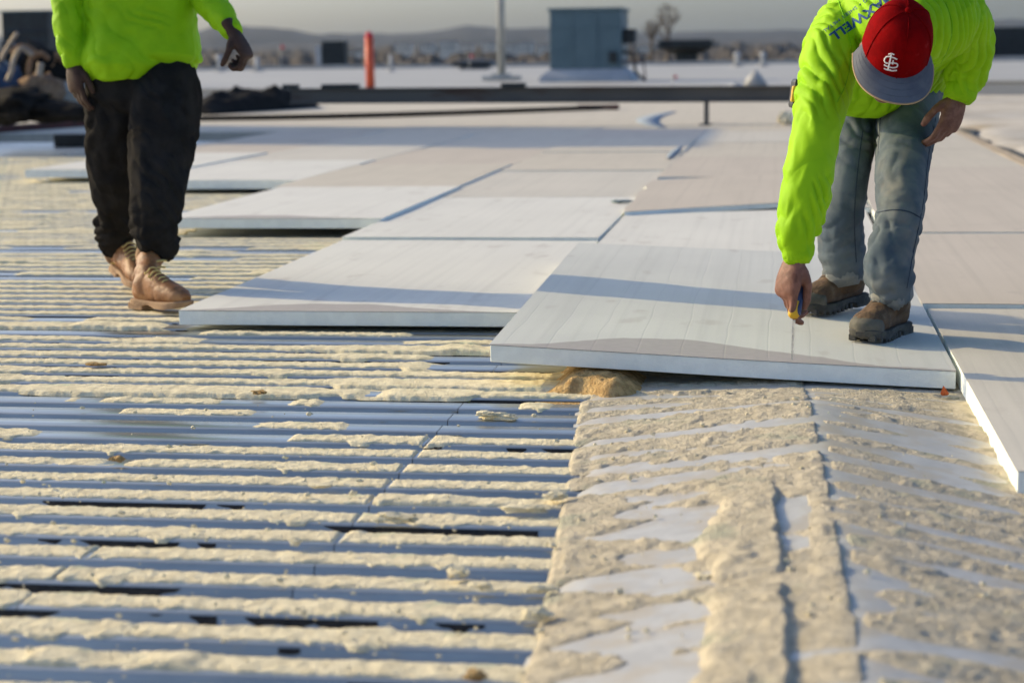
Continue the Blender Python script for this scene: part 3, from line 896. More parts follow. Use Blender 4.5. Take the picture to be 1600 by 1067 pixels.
# large grey unit
p, s = base_at(915, 128)
W, Hh, D = 112 * s, 90 * s, 2.6
r = empty('rooftop_unit', p); tag(r, 'large grey boxy rooftop air unit right of the tall pole', 'rooftop unit')
c = p + np.array([0, D / 2, 0])
zb = p[2] + 0.40
MB().box((c[0], c[1], zb + Hh / 2), (W, D, Hh), bev=0.03).build('casing', M_UNIT, r)
MB().box((c[0], c[1], zb + Hh + 0.03), (W + 0.12, D + 0.12, 0.09), bev=0.02).build('lid', M_UNIT, r)
for q, zz in enumerate((0.36, 0.70)):
    MB().box((c[0], c[1] - D / 2 - 0.008, zb + Hh * zz), (W * 0.99, 0.012, 0.02)).build('panel_seam', M_UNIT, r)
for xx in (-0.17, 0.17):
    MB().box((c[0] + W * xx, c[1] - D / 2 - 0.009, zb + Hh / 2), (0.016, 0.014, Hh * 0.96)).build('panel_seam', M_UNIT, r)
cv = MB()
v = []
for (f, z) in ((1.0, zb - 0.003), (1.26, p[2] + 0.16), (1.30, p[2] - 0.02)):
    w2, d2 = W / 2 * f, D / 2 * (1 + (f - 1) * 0.7)
    v += [(c[0] - w2, c[1] - d2, z), (c[0] + w2, c[1] - d2, z), (c[0] + w2, c[1] + d2, z), (c[0] - w2, c[1] + d2, z)]
cv.add(v, [(i * 4 + j, (i + 1) * 4 + j, (i + 1) * 4 + (j + 1) % 4, i * 4 + (j + 1) % 4) for i in range(2) for j in range(4)] + [(0, 1, 2, 3)])
cv.build('curb', M_CURB, r)
rx = c[0] + W / 2
hd = MB(); hd.box((rx + 0.20, c[1] - 0.5, zb + Hh * 0.55), (0.40, 0.9, 0.45), bev=0.04); hd.build('intake_hood', M_UNIT_DK, r)
for q in range(4):
    MB().box((rx + 0.42, c[1] - 0.5, zb + Hh * 0.55 - 0.16 + q * 0.11), (0.05, 0.86, 0.03), M=Matrix.Rotation(0.6, 4, 'Y')).build('louvre', M_UNIT, r)
pp = MB(); pp.tube([(rx, c[1] - 0.9, zb + 0.5), (rx + 0.35, c[1] - 1.0, zb + 0.45), (rx + 0.42, c[1] - 1.0, zb - 0.1), (rx + 0.7, c[1] - 1.0, p[2] + 0.05)], 0.05, sub=4, n=8); pp.build('gas_pipe', M_UNIT_DK, r, smooth=True)
pp = MB(); pp.tube([(rx, c[1] - 1.15, zb + 0.2), (rx + 0.7, c[1] - 1.2, zb + 0.2), (rx + 0.75, c[1] - 1.2, p[2])], 0.03, n=8); pp.build('conduit', M_RUST, r, smooth=True)
MB().box((rx - 0.25, c[1] - D / 2 - 0.06, zb + 0.35), (0.26, 0.10, 0.34), bev=0.015).build('control_box', M_UNIT_DK, r)

# small dark unit, left of the orange tube
def dark_unit(px, py, w, h, D, label, lit_w=0.0, cur=True):
    p, s = base_at(px, py)
    r = empty('rooftop_unit', p); tag(r, label, 'rooftop unit')
    W, Hh = w * s, h * s
    cc = p + np.array([0, D / 2, 0])
    MB().box((cc[0], cc[1], p[2] + 0.22 + Hh / 2), (W, D, Hh), bev=0.02).build('casing', M_UNIT_DK, r)
    MB().box((cc[0], cc[1], p[2] + 0.24 + Hh), (W + 0.1, D + 0.1, 0.05), bev=0.01).build('lid', M_UNIT, r)
    MB().box((cc[0], cc[1], p[2] + 0.1), (W * 1.18, D * 1.1, 0.22), bev=0.02).build('curb', M_CURB, r)
    for q in range(6):
        MB().box((cc[0], cc[1] - D / 2 - 0.015, p[2] + 0.35 + Hh * 0.8 * q / 6), (W * 0.84, 0.03, Hh * 0.05), M=Matrix.Rotation(-0.5, 4, 'X')).build('louvre', M_UNIT_DK, r)
    return r
u = dark_unit(521, 106, 36, 36, 1.6, 'small black rooftop unit left of the orange tube')
p, s = base_at(521, 106)
MB().box((p[0] - 24 * s, p[1] + 0.5, p[2] + 0.22 + 15 * s), (9 * s, 1.0, 30 * s), bev=0.03).build('side_duct', M_CURB, u)
MB().box((p[0] - 12 * s, p[1] + 0.2, p[2] + 0.06), (92 * s, 3.0, 0.2), bev=0.03).build('base_pad', M_CURB, u)
dark_unit(44, 140, 76, 108, 2.6, 'black rooftop unit behind the scrap heap at the left edge')
u = dark_unit(1590, 92, 110, 44, 3.0, 'wide black rooftop unit at the right edge behind the bending worker')
p, s = base_at(1590, 92)
MB().box((p[0] - 46 * s, p[1] - 0.4, p[2] + 12 * s), (12 * s, 0.6, 20 * s), bev=0.03).build('side_duct', M_TAN, u)

# mushroom hoods
def hood(px, py, w, h, neck_w, label, flat=False):
    p, s = base_at(px, py)
    r = empty('vent_hood', p); tag(r, label, 'vent')
    W, Hh = w * s, h * s
    mb = MB(); mb.box((p[0], p[1], p[2] + Hh * 0.3), (neck_w * s, neck_w * s, Hh * 0.62), bev=0.03); mb.build('neck', M_UNIT_DK, r)
    v = []
    for (f, z) in (((0.55, 0.42), (1.0, 0.66), (1.0, 0.95), (0.95, 1.0)) if not flat else ((0.5, 0.15), (1.0, 0.45), (0.85, 0.8), (0.3, 1.0))):
        a = W / 2 * f
        v += [(p[0] - a, p[1] - a, p[2] + Hh * z), (p[0] + a, p[1] - a, p[2] + Hh * z), (p[0] + a, p[1] + a, p[2] + Hh * z), (p[0] - a, p[1] + a, p[2] + Hh * z)]
    f = [(i * 4 + j, i * 4 + (j + 1) % 4, (i + 1) * 4 + (j + 1) % 4, (i + 1) * 4 + j) for i in range(3) for j in range(4)] + [(3, 2, 1, 0), (12, 13, 14, 15)]
    obj('hood', v, f, M_UNIT_DK, r)
    MB().box((p[0], p[1], p[2] + 0.05), (neck_w * s * 1.4, neck_w * s * 1.4, 0.14), bev=0.02).build('curb', M_CURB, r)
hood(1073, 99, 82, 36, 34, 'black flat-topped vent hood right of the grey rooftop unit')
hood(742, 109, 66, 16, 30, 'low black vent hood left of the tall pole', flat=True)

# tall pole
p, s = base_at(784, 127)
r = empty('steel_pole', p); tag(r, 'tall thin steel pole rising out of the frame', 'pole')
mb = MB(); mb.tube([p + UP * 0.02, p + UP * 7.0], 6.2 * s, n=18, round_end=False); mb.build('shaft', M_STEEL, r, smooth=True)
MB().box((p[0], p[1], p[2] + 0.10), (58 * s, 40 * s, 0.14), bev=0.02).build('base_plate', M_STEEL, r)
MB().box((p[0], p[1], p[2] + 0.20), (28 * s, 28 * s, 0.08), bev=0.02).build('collar', M_STEEL, r)
for a in range(4):
    q = p + np.array([math.cos(a * 1.571 + 0.78) * 17 * s, math.sin(a * 1.571 + 0.78) * 13 * s, 0.2])
    mb = MB(); mb.tube([q, q + UP * 0.05], 0.03, n=6); mb.build('bolt', M_STEEL, r)

# orange tube
p, s = base_at(579, 146)
r = empty('marker_post', p); tag(r, 'upright orange tube standing behind the dark beam', 'post')
mb = MB(); mb.tube([p, p + UP * 86 * s], [7.0 * s, 6.6 * s], n=16, round_end=False); mb.build('tube', M_ORANGE, r, smooth=True)
mb = MB(); mb.tube([p + UP * 86 * s, p + UP * 90 * s, p + UP * 94 * s], [6.6 * s, 6.0 * s, 3.0 * s], n=16); mb.build('cap', M_RED, r, smooth=True)
mb = MB(); mb.tube([p - UP * 0.01, p + UP * 0.06], 13 * s, n=16); mb.build('foot', M_UNIT_DK, r, smooth=True)

# long dark beam on stands with a thin pipe below it
b0, b1 = ground(462, 168, 0.09), ground(1262, 176, 0.09)
dB = axis_dist((b0 + b1) / 2)
q0, q1 = at(455, 150.5, axis_dist(ground(1113, 199, 0.08)) + 1.6), at(1270, 146.5, axis_dist(ground(1113, 199, 0.08)) + 0.4)
r = empty('dark_beam', ((q0 + q1) / 2)[:2].tolist() + [0.08]); tag(r, 'long dark steel beam crossing the roof behind both workers', 'beam')
sB = axis_dist((q0 + q1) / 2) / FPX
hB = 20 * sB
d = q1 - q0; L = np.linalg.norm(d[:2]); rz = math.atan2(d[1], d[0])
tilt = Matrix.Rotation(rz, 4, 'Z') @ Matrix.Rotation(-math.atan2(d[2], L), 4, 'Y')
mid = (q0 + q1) / 2
MB().box(mid, (L, 0.02, hB), M=tilt).build('web', M_BEAM, r)
for sg in (-1, 1):
    MB().box(mid + UP * sg * (hB / 2 + 0.008), (L + 0.01, 0.13, 0.018), M=tilt, bev=0.004).build('flange', M_BEAM, r)
ft = ground(1113, 199, 0.078); tp = at(1113, 158, axis_dist(ft))
def leg_at(t, jog=0):
    a = q0 + d * t
    mb = MB(); mb.box((a[0], a[1], (0.09 + a[2] - hB / 2) / 2), (0.05, 0.09, a[2] - hB / 2 - 0.075), rz=rz, bev=0.006); mb.build('leg', M_BEAM, r)
    MB().box((a[0], a[1], 0.086), (0.16, 0.2, 0.012), rz=rz).build('foot_plate', M_BEAM, r)
leg_at(0.805)
for tt, ww in ((0.10, 0.45), (0.44, 0.28), (0.0, 0.18)):
    a = q0 + d * tt
    MB().box((a[0], a[1], a[2] + hB / 2 + 0.04), (ww, 0.16, 0.05), rz=rz, bev=0.008).build('clamp', M_UNIT_DK, r)
a0 = ground(290, 186, 0.11); a1 = ground(560, 181, 0.12); a2 = ground(840, 172, 0.12); a3 = ground(965, 167, 0.12)
mb = MB(); mb.tube([a0, a1, a2, a3], 0.035, n=8, sub=5); o = mb.build('long_pipe', M_BLACK, smooth=True); tag(o, 'thin black pipe lying on the boards below the dark beam', 'pipe')
a = ground(935, 172, 0.082)
o = MB().box(a + UP * 0.04, (0.62, 0.12, 0.07), rz=rz, bev=0.012).build('rusty_block', M_RUST); tag(o, 'short rust-red block under the dark beam', 'block')

# thin curved strips painting shadow marks on the far boards, and small bits
def scrap(name, pts, w, mat_, label, cat, z=0.105):  # lays the strips that paint the curved shadow marks
    P = crom(np.array([ground(px, py, z) for px, py in pts]), 6)
    T = np.gradient(P, axis=0); T /= np.linalg.norm(T, axis=1)[:, None]
    Nn = np.c_[-T[:, 1], T[:, 0], 0 * T[:, 0]]
    t = np.linspace(0, 1, len(P)); ww = w * np.sin(math.pi * np.clip(t * 0.9 + 0.05, 0, 1)) ** 0.6
    lift = 0.003 + 0.001 * np.sin(math.pi * t)
    top = [P + Nn * ww[:, None] / 2, P - Nn * ww[:, None] / 2]
    V = np.concatenate([top[0] + np.outer(lift, UP), top[1] + np.outer(lift, UP), top[0] + np.outer(lift - 0.003, UP), top[1] + np.outer(lift - 0.003, UP)])
    m = len(P)
    F = []
    for i in range(m - 1):
        F += [(i, m + i, m + i + 1, i + 1), (2 * m + i, 2 * m + i + 1, 3 * m + i + 1, 3 * m + i), (i, i + 1, 2 * m + i + 1, 2 * m + i), (m + i, 3 * m + i, 3 * m + i + 1, m + i + 1)]
    o = obj(name, V, F, mat_, smooth=True); tag(o, label, cat); return o
M_SHADOW_MARK = mat('slate_shadow_mark', (0.27, 0.32, 0.37), (0.23, 0.28, 0.33), scale=4, rough=0.6)  # shade tone put into the colour of the curved marks
scrap('shadow_mark_strip', [(1052, 175), (1020, 183), (1012, 191), (1034, 200)], 0.30, M_SHADOW_MARK, 'slate-blue curled strip painting a shadow mark under the dark beam', 'shadow mark', z=0.0795)
scrap('shadow_mark_strip', [(1064, 229), (1053, 238), (1043, 248)], 0.06, M_SHADOW_MARK, 'thin slate-blue strip painting a shadow mark on the seam left of the bending worker', 'shadow mark', z=0.097)

def chunk(p, r3, mat_, seed, name='foam_chunk', sub=3, parent=None, amp=0.45, yaw=0):
    bm = bmesh.new()
    bmesh.ops.create_icosphere(bm, subdivisions=sub, radius=1.0)
    P = np.array([v.co[:] for v in bm.verts]); F = [[v.index for v in f.verts] for f in bm.faces]
    bm.free()
    P = P * (1 + 1.5 * amp * (fbm(P * 1.7 + seed * 3.1, 3, 71)[:, None] * 2 - 1)) * (1 + 0.8 * (fbm(P * 4 + seed, 3, 72)[:, None] - 0.5)) * (1 + 0.7 * (fbm(P * 9 + seed, 2, 73)[:, None] - 0.5))
    P = np.sign(P) * np.abs(P) ** 0.85
    P = P * np.array(r3)
    c_, s_ = math.cos(yaw), math.sin(yaw)
    P = P @ np.array([[c_, s_, 0], [-s_, c_, 0], [0, 0, 1]])
    P[:, 2] -= P[:, 2].min() + 0.15 * r3[2]
    return obj(name, P + np.array(p), F, mat_, parent, smooth=not name.startswith('foam'))
o = chunk(ground(1226, 196, 0.09), (0.08, 0.08, 0.07), M_FOAM, 5); tag(o, 'small cream foam lump beside the bending worker\'s tape measure', 'foam chunk')
o = chunk(ground(972, 317, 0.088), (0.05, 0.03, 0.008), M_UNIT, 8, 'rubber_scrap'); tag(o, 'small grey rubber scrap at the board corner left of the bending worker', 'scrap')

# far small vents, posts and flags
def vent_pipe(px, py, hpx, wpx, label, head=True, m1=None):
    p, s = base_at(px, py)
    r = empty('vent_pipe', p); tag(r, label, 'vent')
    m1 = m1 or M_CURB
    mb = MB(); mb.tube([p, p + UP * hpx * s], wpx * s * 0.32, n=10, round_end=False); mb.build('stack', m1, r, smooth=True)
    if head:
        mb = MB(); mb.tube([p + UP * (hpx * 0.72) * s, p + UP * (hpx * 0.86) * s, p + UP * hpx * s, p + UP * (hpx * 1.08) * s], [wpx * s * 0.42, wpx * s * 0.52, wpx * s * 0.5, wpx * s * 0.2], n=12); mb.build('cap', m1, r, smooth=True)
    mb = MB(); mb.tube([p - UP * 0.02, p + UP * 0.05, p + UP * 0.1], [wpx * s * 1.1, wpx * s * 0.9, wpx * s * 0.35], n=12); mb.build('flashing', M_MEMBRANE, r, smooth=True)
vent_pipe(1152, 104, 20, 11, 'pale capped vent pipe right of the flat-topped hood, left of a pair')
vent_pipe(1192, 104, 20, 10, 'pale capped vent pipe nearest the bending worker\'s shoulder, right of a pair')
vent_pipe(343, 112, 24, 10, 'short pale vent pipe beside the walking worker\'s outstretched hand')
vent_pipe(402, 112, 22, 12, 'pale vent pipe right of the walking worker\'s outstretched hand', head=False)
vent_pipe(611, 112, 26, 8, 'thin pale vent pipe right of the orange tube', head=False)
vent_pipe(893, 112, 10, 6, 'tiny vent pipe hidden by the grey unit', head=False) if False else None
def flag(px, py, hpx, label):
    p, s = base_at(px, py)
    r = empty('marker_flag', p); tag(r, label, 'flag', 'small red marker flags on the roof')
    mb = MB(); mb.tube([p, p + UP * hpx * s], 0.02, n=6, round_end=False); mb.build('staff', M_STEEL, r)
    obj('cloth', [p + UP * hpx * s, p + UP * (hpx - 9) * s, p + UP * (hpx - 5) * s + RH * 8 * s, p + UP * hpx * s + FH * 0.02, p + UP * (hpx - 9) * s + FH * 0.02, p + UP * (hpx - 5) * s + RH * 8 * s + FH * 0.02],
        [(0, 1, 2), (5, 4, 3), (0, 2, 5, 3), (2, 1, 4, 5), (1, 0, 3, 4)], M_RED, r)
flag(439, 110, 40, 'red marker flag left of the small black unit')
flag(734, 112, 28, 'red marker flag by the low black hood')
flag(1052, 134, 18, 'red marker flag between the grey unit and the pale cone')
flag(892, 128, 26, 'red marker flag in front of the grey unit')
# pale cone and dome
p, s = base_at(1180, 134)
r = empty('pale_cone', p); tag(r, 'pale cone-shaped flashing left of the bending worker\'s shoulder', 'cone')
mb = MB(); mb.tube([p, p + UP * 14 * s, p + UP * 22 * s], [20 * s, 11 * s, 3 * s], n=18, round_end=False); mb.build('skirt', M_MEMBRANE, r, smooth=True)
mb = MB(); mb.tube([p + UP * 21 * s, p + UP * 24 * s], 3.4 * s, n=12); mb.build('collar', M_CURB, r, smooth=True)
p, s = base_at(1150, 140)
r = empty('roof_drain', p); tag(r, 'small blue domed drain just above the dark beam', 'drain')
mb = MB(); mb.tube([p, p + UP * 4 * s, p + UP * 8 * s], [11 * s, 9 * s, 4 * s], n=14); mb.build('dome', M_BLUE, r, smooth=True)
mb = MB(); mb.tube([p - UP * 0.01, p + UP * 0.05], 14 * s, n=16); mb.build('ring', M_CURB, r, smooth=True)

# low white curbs with shaded faces
for (xa, xb, yb, yt, label) in ((260, 432, 157, 140, 'low white curb wall right of the walking worker\'s hip'), (1492, 1760, 151, 127, 'low white curb wall right of the bending worker\'s elbow')):
    pa, sa = base_at(xa, yb); pb, sb = base_at(xb, yb)
    m_ = (pa + pb) / 2; Lw = np.linalg.norm((pb - pa)[:2]); hh = (yb - yt) * (sa + sb) / 2
    r = empty('curb_wall', (m_[0], m_[1], 0.05)); tag(r, label, 'curb')
    MB().box((m_[0], m_[1] + 0.4, 0.05 + hh / 2 - 0.02), (Lw, 0.8, hh), rz=math.atan2((pb - pa)[1], (pb - pa)[0]), bev=0.03).build('wall', M_MEMBRANE, r)
    MB().box((m_[0], m_[1] + 0.4, 0.05 + hh), (Lw + 0.04, 0.9, 0.035), rz=math.atan2((pb - pa)[1], (pb - pa)[0]), bev=0.01).build('coping', M_MEMBRANE, r)

# black sheet heap left of the beam, and the white bucket lid standing in it
def heap(name, pts, mat_, label, cat, seed, hz):
    pts = np.array(pts, float)
    P = np.array([ground(px, py, 0.08) for px, py in pts])
    a, b_ = P[0], P[1]
    nx_, ny_ = 44, 16
    V = []
    wdt = 0.55
    dirn = (b_ - a) / np.linalg.norm(b_ - a); nrm = np.array([-dirn[1], dirn[0], 0])
    for i in range(nx_):
        t = i / (nx_ - 1)
        for j in range(ny_):
            u = j / (ny_ - 1) - 0.5
            e = math.sin(math.pi * t) ** 0.5 * math.cos(math.pi * u) ** 0.6 if abs(u) < 0.5 else 0
            q = a + (b_ - a) * t + nrm * u * 2 * wdt * (0.7 + 0.5 * fbm(np.array([t * 5, u, seed]), 2, 81))
            z = hz * e * (0.25 + 1.1 * fbm(np.array([t * 7, u * 5, seed]), 4, 82)) + hz * 0.5 * e * max(0, t - 0.4)
            V.append(q + UP * z)
    F = [(i * ny_ + j, (i + 1) * ny_ + j, (i + 1) * ny_ + j + 1, i * ny_ + j + 1) for i in range(nx_ - 1) for j in range(ny_ - 1)]
    o = obj(name, np.array(V), F, mat_, smooth=True); tag(o, label, cat); return o
heap('sheet_heap', [(285, 180), (462, 168), (370, 160)], M_BLACK, 'crumpled black roofing sheet at the left end of the dark beam', 'sheet', 3, 0.42)
p = ground(345, 163, 0.3)
p = at(343, 158, axis_dist(ground(343, 172, 0.1)))
s = axis_dist(p) / FPX
r = obj('pail_lid', *((lambda: (np.array([p - RH * 15 * s, p + RH * 10 * s, p + RH * 7 * s + UP * 15 * s, p + RH * 0 * s + UP * 13 * s,
     p - RH * 15 * s + FH * 0.25, p + RH * 14 * s + FH * 0.25, p + RH * 9 * s + UP * 15 * s + FH * 0.2, p + UP * 13 * s + FH * 0.2]), [(0, 1, 2, 3), (4, 7, 6, 5), (0, 3, 7, 4), (1, 5, 6, 2), (3, 2, 6, 7), (0, 4, 5, 1)]))()), M_CURB)
tag(r, 'white wedge-shaped offcut lying on the black sheet', 'offcut')

# ------------------------------------------------------------------ scrap heap behind the walking worker
def bent(px_pts, dist, wpx, mat_, label, name='bent_bracket', cat='scrap'):
    s = dist / FPX
    P = [at(px, py, dist) for px, py in px_pts]
    mb = MB(); mb.tube(P, [(wpx * s / 2, wpx * s / 2.6)] * len(P), n=8, sub=5, power=4.0); o = mb.build(name, mat_, smooth=True)
    return tag(o, label, cat)
SD = 19.0
bent([(2, 95), (8, 82), (20, 62), (27, 52)], SD, 7, M_GALV, 'bright metal lever sticking up at the left edge')
bent([(11, 127), (18, 112), (22, 92), (34, 76), (50, 86)], SD - 0.3, 8, M_GALV, 'bent pale bracket at the front of the scrap heap')
bent([(46, 140), (45, 110), (50, 92), (64, 84), (76, 92)], SD, 9, M_TAN, 'brown arched bracket in the middle of the scrap heap')
bent([(20, 84), (34, 74), (52, 82), (56, 92)], SD + 0.3, 12, M_TAN, 'rusty brown loop on top of the scrap heap')
bent([(76, 110), (82, 96), (90, 86), (98, 96)], SD + 0.4, 11, M_TAN, 'brown hook beside the walking worker\'s sleeve')
bent([(60, 128), (62, 112), (64, 100)], SD - 0.2, 11, M_GALV, 'short pale roller in the scrap heap')
def lump(px, py, r3, mat_, label, seed, dist=SD, name='scrap_bundle', cat='scrap'):
    p = at(px, py, dist)
    o = chunk((0, 0, 0), r3, mat_, seed, name, amp=0.35)
    o.location = Vector((p[0], p[1], max(0.0, p[2] - r3[2]))); return tag(o, label, cat)
lump(68, 152, (0.22, 0.3, 0.20), M_TAN, 'rounded tan bundle at the foot of the scrap heap', 3)
lump(10, 152, (0.20, 0.3, 0.24), M_BLUE, 'blue tarpaulin bundle at the left edge', 4)
lump(30, 172, (0.30, 0.4, 0.16), M_BLACK, 'black bag low in the scrap heap', 6, SD - 0.6)
lump(75, 118, (0.26, 0.3, 0.2), M_BLACK, 'black machine part in the scrap heap', 7, SD + 0.6)
lump(28, 120, (0.26, 0.4, 0.26), M_UNIT_DK, 'dark engine block in the scrap heap', 9, SD + 0.9)
lump(104, 158, (0.30, 0.3, 0.15), M_OLD, 'grey sacking beside the walking worker\'s hand', 10, SD + 0.4)
lump(84, 178, (0.55, 0.4, 0.10), M_BLACK, 'flat dark sheet pile under the scrap heap', 12, SD - 0.5)
a, b_ = ground(-60, 216, 0.05), ground(150, 200, 0.05)
o = MB().box((a + b_) / 2 + UP * 0.06, (np.linalg.norm(b_ - a), 0.10, 0.10), rz=math.atan2((b_ - a)[1], (b_ - a)[0]), bev=0.01).build('rust_red_beam', M_RUST)
tag(o, 'rust-red beam lying in front of the scrap heap', 'beam')
a = ground(116, 229, 0.0); s = axis_dist(a) / FPX
o = MB().box(a + UP * 10 * s, (50 * s, 0.3, 20 * s), bev=0.015).build('dark_block', M_UNIT_DK); tag(o, 'dark block on the deck behind the walking worker\'s knee', 'block')
a = ground(118, 195, 0.05); s = axis_dist(a) / FPX
o = MB().box(a + UP * 0.09, (44 * s, 0.3, 0.08), bev=0.012).build('pale_offcut', M_CURB); tag(o, 'pale offcut lying beside the walking worker\'s thigh', 'offcut')

# unseen box added left of the frame to shade the far boards
pc = np.array([-12.6, 22.5, 0.0])
r = empty('added_shadow_box', pc); tag(r, 'tall unseen box added left of the frame whose shadow crosses the far boards', 'shadow caster')
PH = 5.15
MB().box(pc + UP * PH / 2, (1.6, 4.0, PH), bev=0.03).build('wall', M_UNIT, r)
MB().box(pc + UP * (PH + 0.06), (1.8, 4.2, 0.12), bev=0.02).build('roof', M_CURB, r)
MB().box(pc + np.array([0.0, -2.03, 1.05]), (0.95, 0.05, 2.1), bev=0.01).build('door', M_UNIT_DK, r)

# ------------------------------------------------------------------ haze over the land
hz = MB().box((0, 0, 60.0), (18600, 18600, 142.0)).build('haze', None if False else mat('haze_air', (1, 1, 1)))
nt = hz.data.materials[0].node_tree
for n_ in list(nt.nodes): nt.nodes.remove(n_)
vo = nt.nodes.new('ShaderNodeVolumePrincipled'); vo.inputs['Density'].default_value = 2.4e-5
vo.inputs['Color'].default_value = (0.60, 0.80, 1.0, 1); vo.inputs['Anisotropy'].default_value = 0.0
om = nt.nodes.new('ShaderNodeOutputMaterial'); nt.links.new(vo.outputs[0], om.inputs['Volume'])
tag(hz, 'thin pale haze over the land', 'haze', kind='stuff')

# ------------------------------------------------------------------ people
M_HIVIS = mat('hi_vis_cloth', (0.36, 0.68, 0.012), (0.31, 0.61, 0.009), scale=5, rough=0.6, bump=0.12, bscale=500, spec=0.12, sheen=0.0, trans=0.12, bdist=0.002)
M_PANTS = mat('black_work_cloth', (0.020, 0.0185, 0.017), (0.028, 0.026, 0.024), scale=9, rough=0.95, bump=0.2, bscale=350, spec=0.02, sheen=0.0, bdist=0.003)
M_JEANS = mat('worn_denim', (0.075, 0.10, 0.125), (0.125, 0.15, 0.165), scale=7, rough=0.9, bump=0.35, bscale=420, c3=(0.31, 0.29, 0.24), s3=3.0, lo3=0.42, hi3=0.72, spec=0.1, bdist=0.003)
M_SKIN_A = mat('skin_dark', (0.050, 0.028, 0.020), (0.070, 0.038, 0.027), scale=30, rough=0.6, bump=0.2, bscale=300, spec=0.2, bdist=0.002)
M_SKIN_B = mat('skin_brown', (0.17, 0.072, 0.047), (0.23, 0.105, 0.072), scale=45, rough=0.55, bump=0.3, bscale=260, c3=(0.13, 0.052, 0.034), s3=20, spec=0.35, bdist=0.002)
M_HAIR = mat('black_hair', (0.012, 0.010, 0.009), rough=0.6, bump=0.5, bscale=200)
M_BOOT_A = mat('tan_leather', (0.27, 0.115, 0.038), (0.19, 0.08, 0.028), scale=14, rough=0.55, bump=0.3, bscale=90, c3=(0.36, 0.19, 0.085), s3=9, spec=0.4)
M_SOLE_A = mat('tan_sole', (0.36, 0.235, 0.14), (0.28, 0.18, 0.11), scale=20, rough=0.9, bump=0.4)
M_BOOT_B = mat('brown_suede', (0.15, 0.088, 0.045), (0.10, 0.062, 0.035), scale=25, rough=0.85, bump=0.5, bscale=120, c3=(0.21, 0.145, 0.09), s3=12)
M_SOLE_B = mat('black_sole', (0.05, 0.048, 0.043), (0.09, 0.085, 0.07), scale=25, rough=0.85, bump=0.4)
M_TOE_B = mat('dusty_rubber_toe', (0.085, 0.08, 0.062), (0.13, 0.12, 0.095), scale=18, rough=0.8, bump=0.3)
M_LACE = mat('lace', (0.055, 0.05, 0.04), rough=0.9)
M_LACE_A = mat('yellow_lace', (0.62, 0.45, 0.16), rough=0.8)
M_CAP = mat('red_cap_cloth', (0.22, 0.002, 0.003), (0.18, 0.002, 0.003), scale=30, rough=0.9, bump=0.25, bscale=500, c3=(0.26, 0.02, 0.02), s3=22, lo3=0.62, hi3=0.74, spec=0.03, bdist=0.002)
M_BRIM = mat('grey_brim_cloth', (0.12, 0.13, 0.15), (0.15, 0.16, 0.175), scale=16, rough=0.9, bump=0.25, bscale=500, spec=0.1, bdist=0.002)
M_PIPING = mat('brim_piping', (0.45, 0.30, 0.16), rough=0.8)
M_WHITE = mat('white_thread', (0.78, 0.78, 0.78), rough=0.7)
M_INK = mat('blue_print', (0.004, 0.06, 0.20), rough=0.7)

def hand(wrist, d, n, s, curls, thumb, size=1.0, spread=0.04):
    """shapes of a hand: d wrist-to-knuckle, n back of the hand, s towards the thumb; curls: 4 x 3 angles (deg)"""
    wrist = np.array(wrist, float)
    d = np.array(d, float); d /= np.linalg.norm(d)
    n = np.array(n, float); n -= d * (n @ d); n /= np.linalg.norm(n)
    s0 = np.cross(d, n); s = s0 if s0 @ np.array(s, float) > 0 else -s0
    k = size
    out = []
    P = [wrist - d * 0.05 * k, wrist, wrist + d * 0.03 * k + n * 0.001, wrist + d * 0.062 * k + n * 0.002, wrist + d * 0.088 * k + n * 0.001, wrist + d * 0.098 * k - n * 0.003]
    out.append(tube(P, [(0.029 * k, 0.022 * k), (0.030 * k, 0.021 * k), (0.038 * k, 0.021 * k), (0.042 * k, 0.019 * k), (0.041 * k, 0.0150 * k), (0.038 * k, 0.012 * k)], n=20, sub=3, xh=s, power=2.5))
    L = [(0.044, 0.027, 0.022), (0.048, 0.031, 0.024), (0.044, 0.029, 0.023), (0.035, 0.022, 0.020)]
    offs = [0.030, 0.0105, -0.0095, -0.0285]
    rad = [0.0098, 0.0102, 0.0096, 0.0084]
    ends = []
    for i in range(4):
        b = wrist + d * k * (0.090, 0.093, 0.089, 0.081)[i] + s * offs[i] * k
        sp = (0.06, 0.02, -0.02, -0.07)[i] * spread / 0.04
        pts = [b - d * 0.022 * k - n * 0.003 * k, b]
        a = 0
        dd = d + s * sp * 0.6
        dd /= np.linalg.norm(dd)
        for j in range(3):
            a += math.radians(curls[i][j])
            dirn = dd * math.cos(a) - n * math.sin(a)
            pts += [pts[-1] + dirn * L[i][j] * k * 0.5, pts[-1] + dirn * L[i][j] * k]
        rr = rad[i] * k
        rs = [rr * 0.9, rr * 1.12, rr * 0.98, rr * 1.06, rr * 0.93, rr * 0.98, rr * 0.90, rr * 0.72]
        out.append(tube(pts, rs, n=12, sub=2))
        ends.append(pts[-1])
    b = wrist + d * 0.018 * k + s * 0.022 * k - n * 0.008 * k
    pts = [b]
    for (u, v, w, l) in thumb:                      # along d, s, -n
        q = d * u + s * v - n * w; q /= np.linalg.norm(q)
        pts += [pts[-1] + q * l * k * 0.5, pts[-1] + q * l * k]
    out.append(tube(pts, [0.014 * k, 0.0155 * k, 0.0125 * k, 0.0115 * k, 0.0118 * k, 0.0110 * k, 0.0085 * k][:len(pts)], n=12, sub=2))
    return out, ends, pts

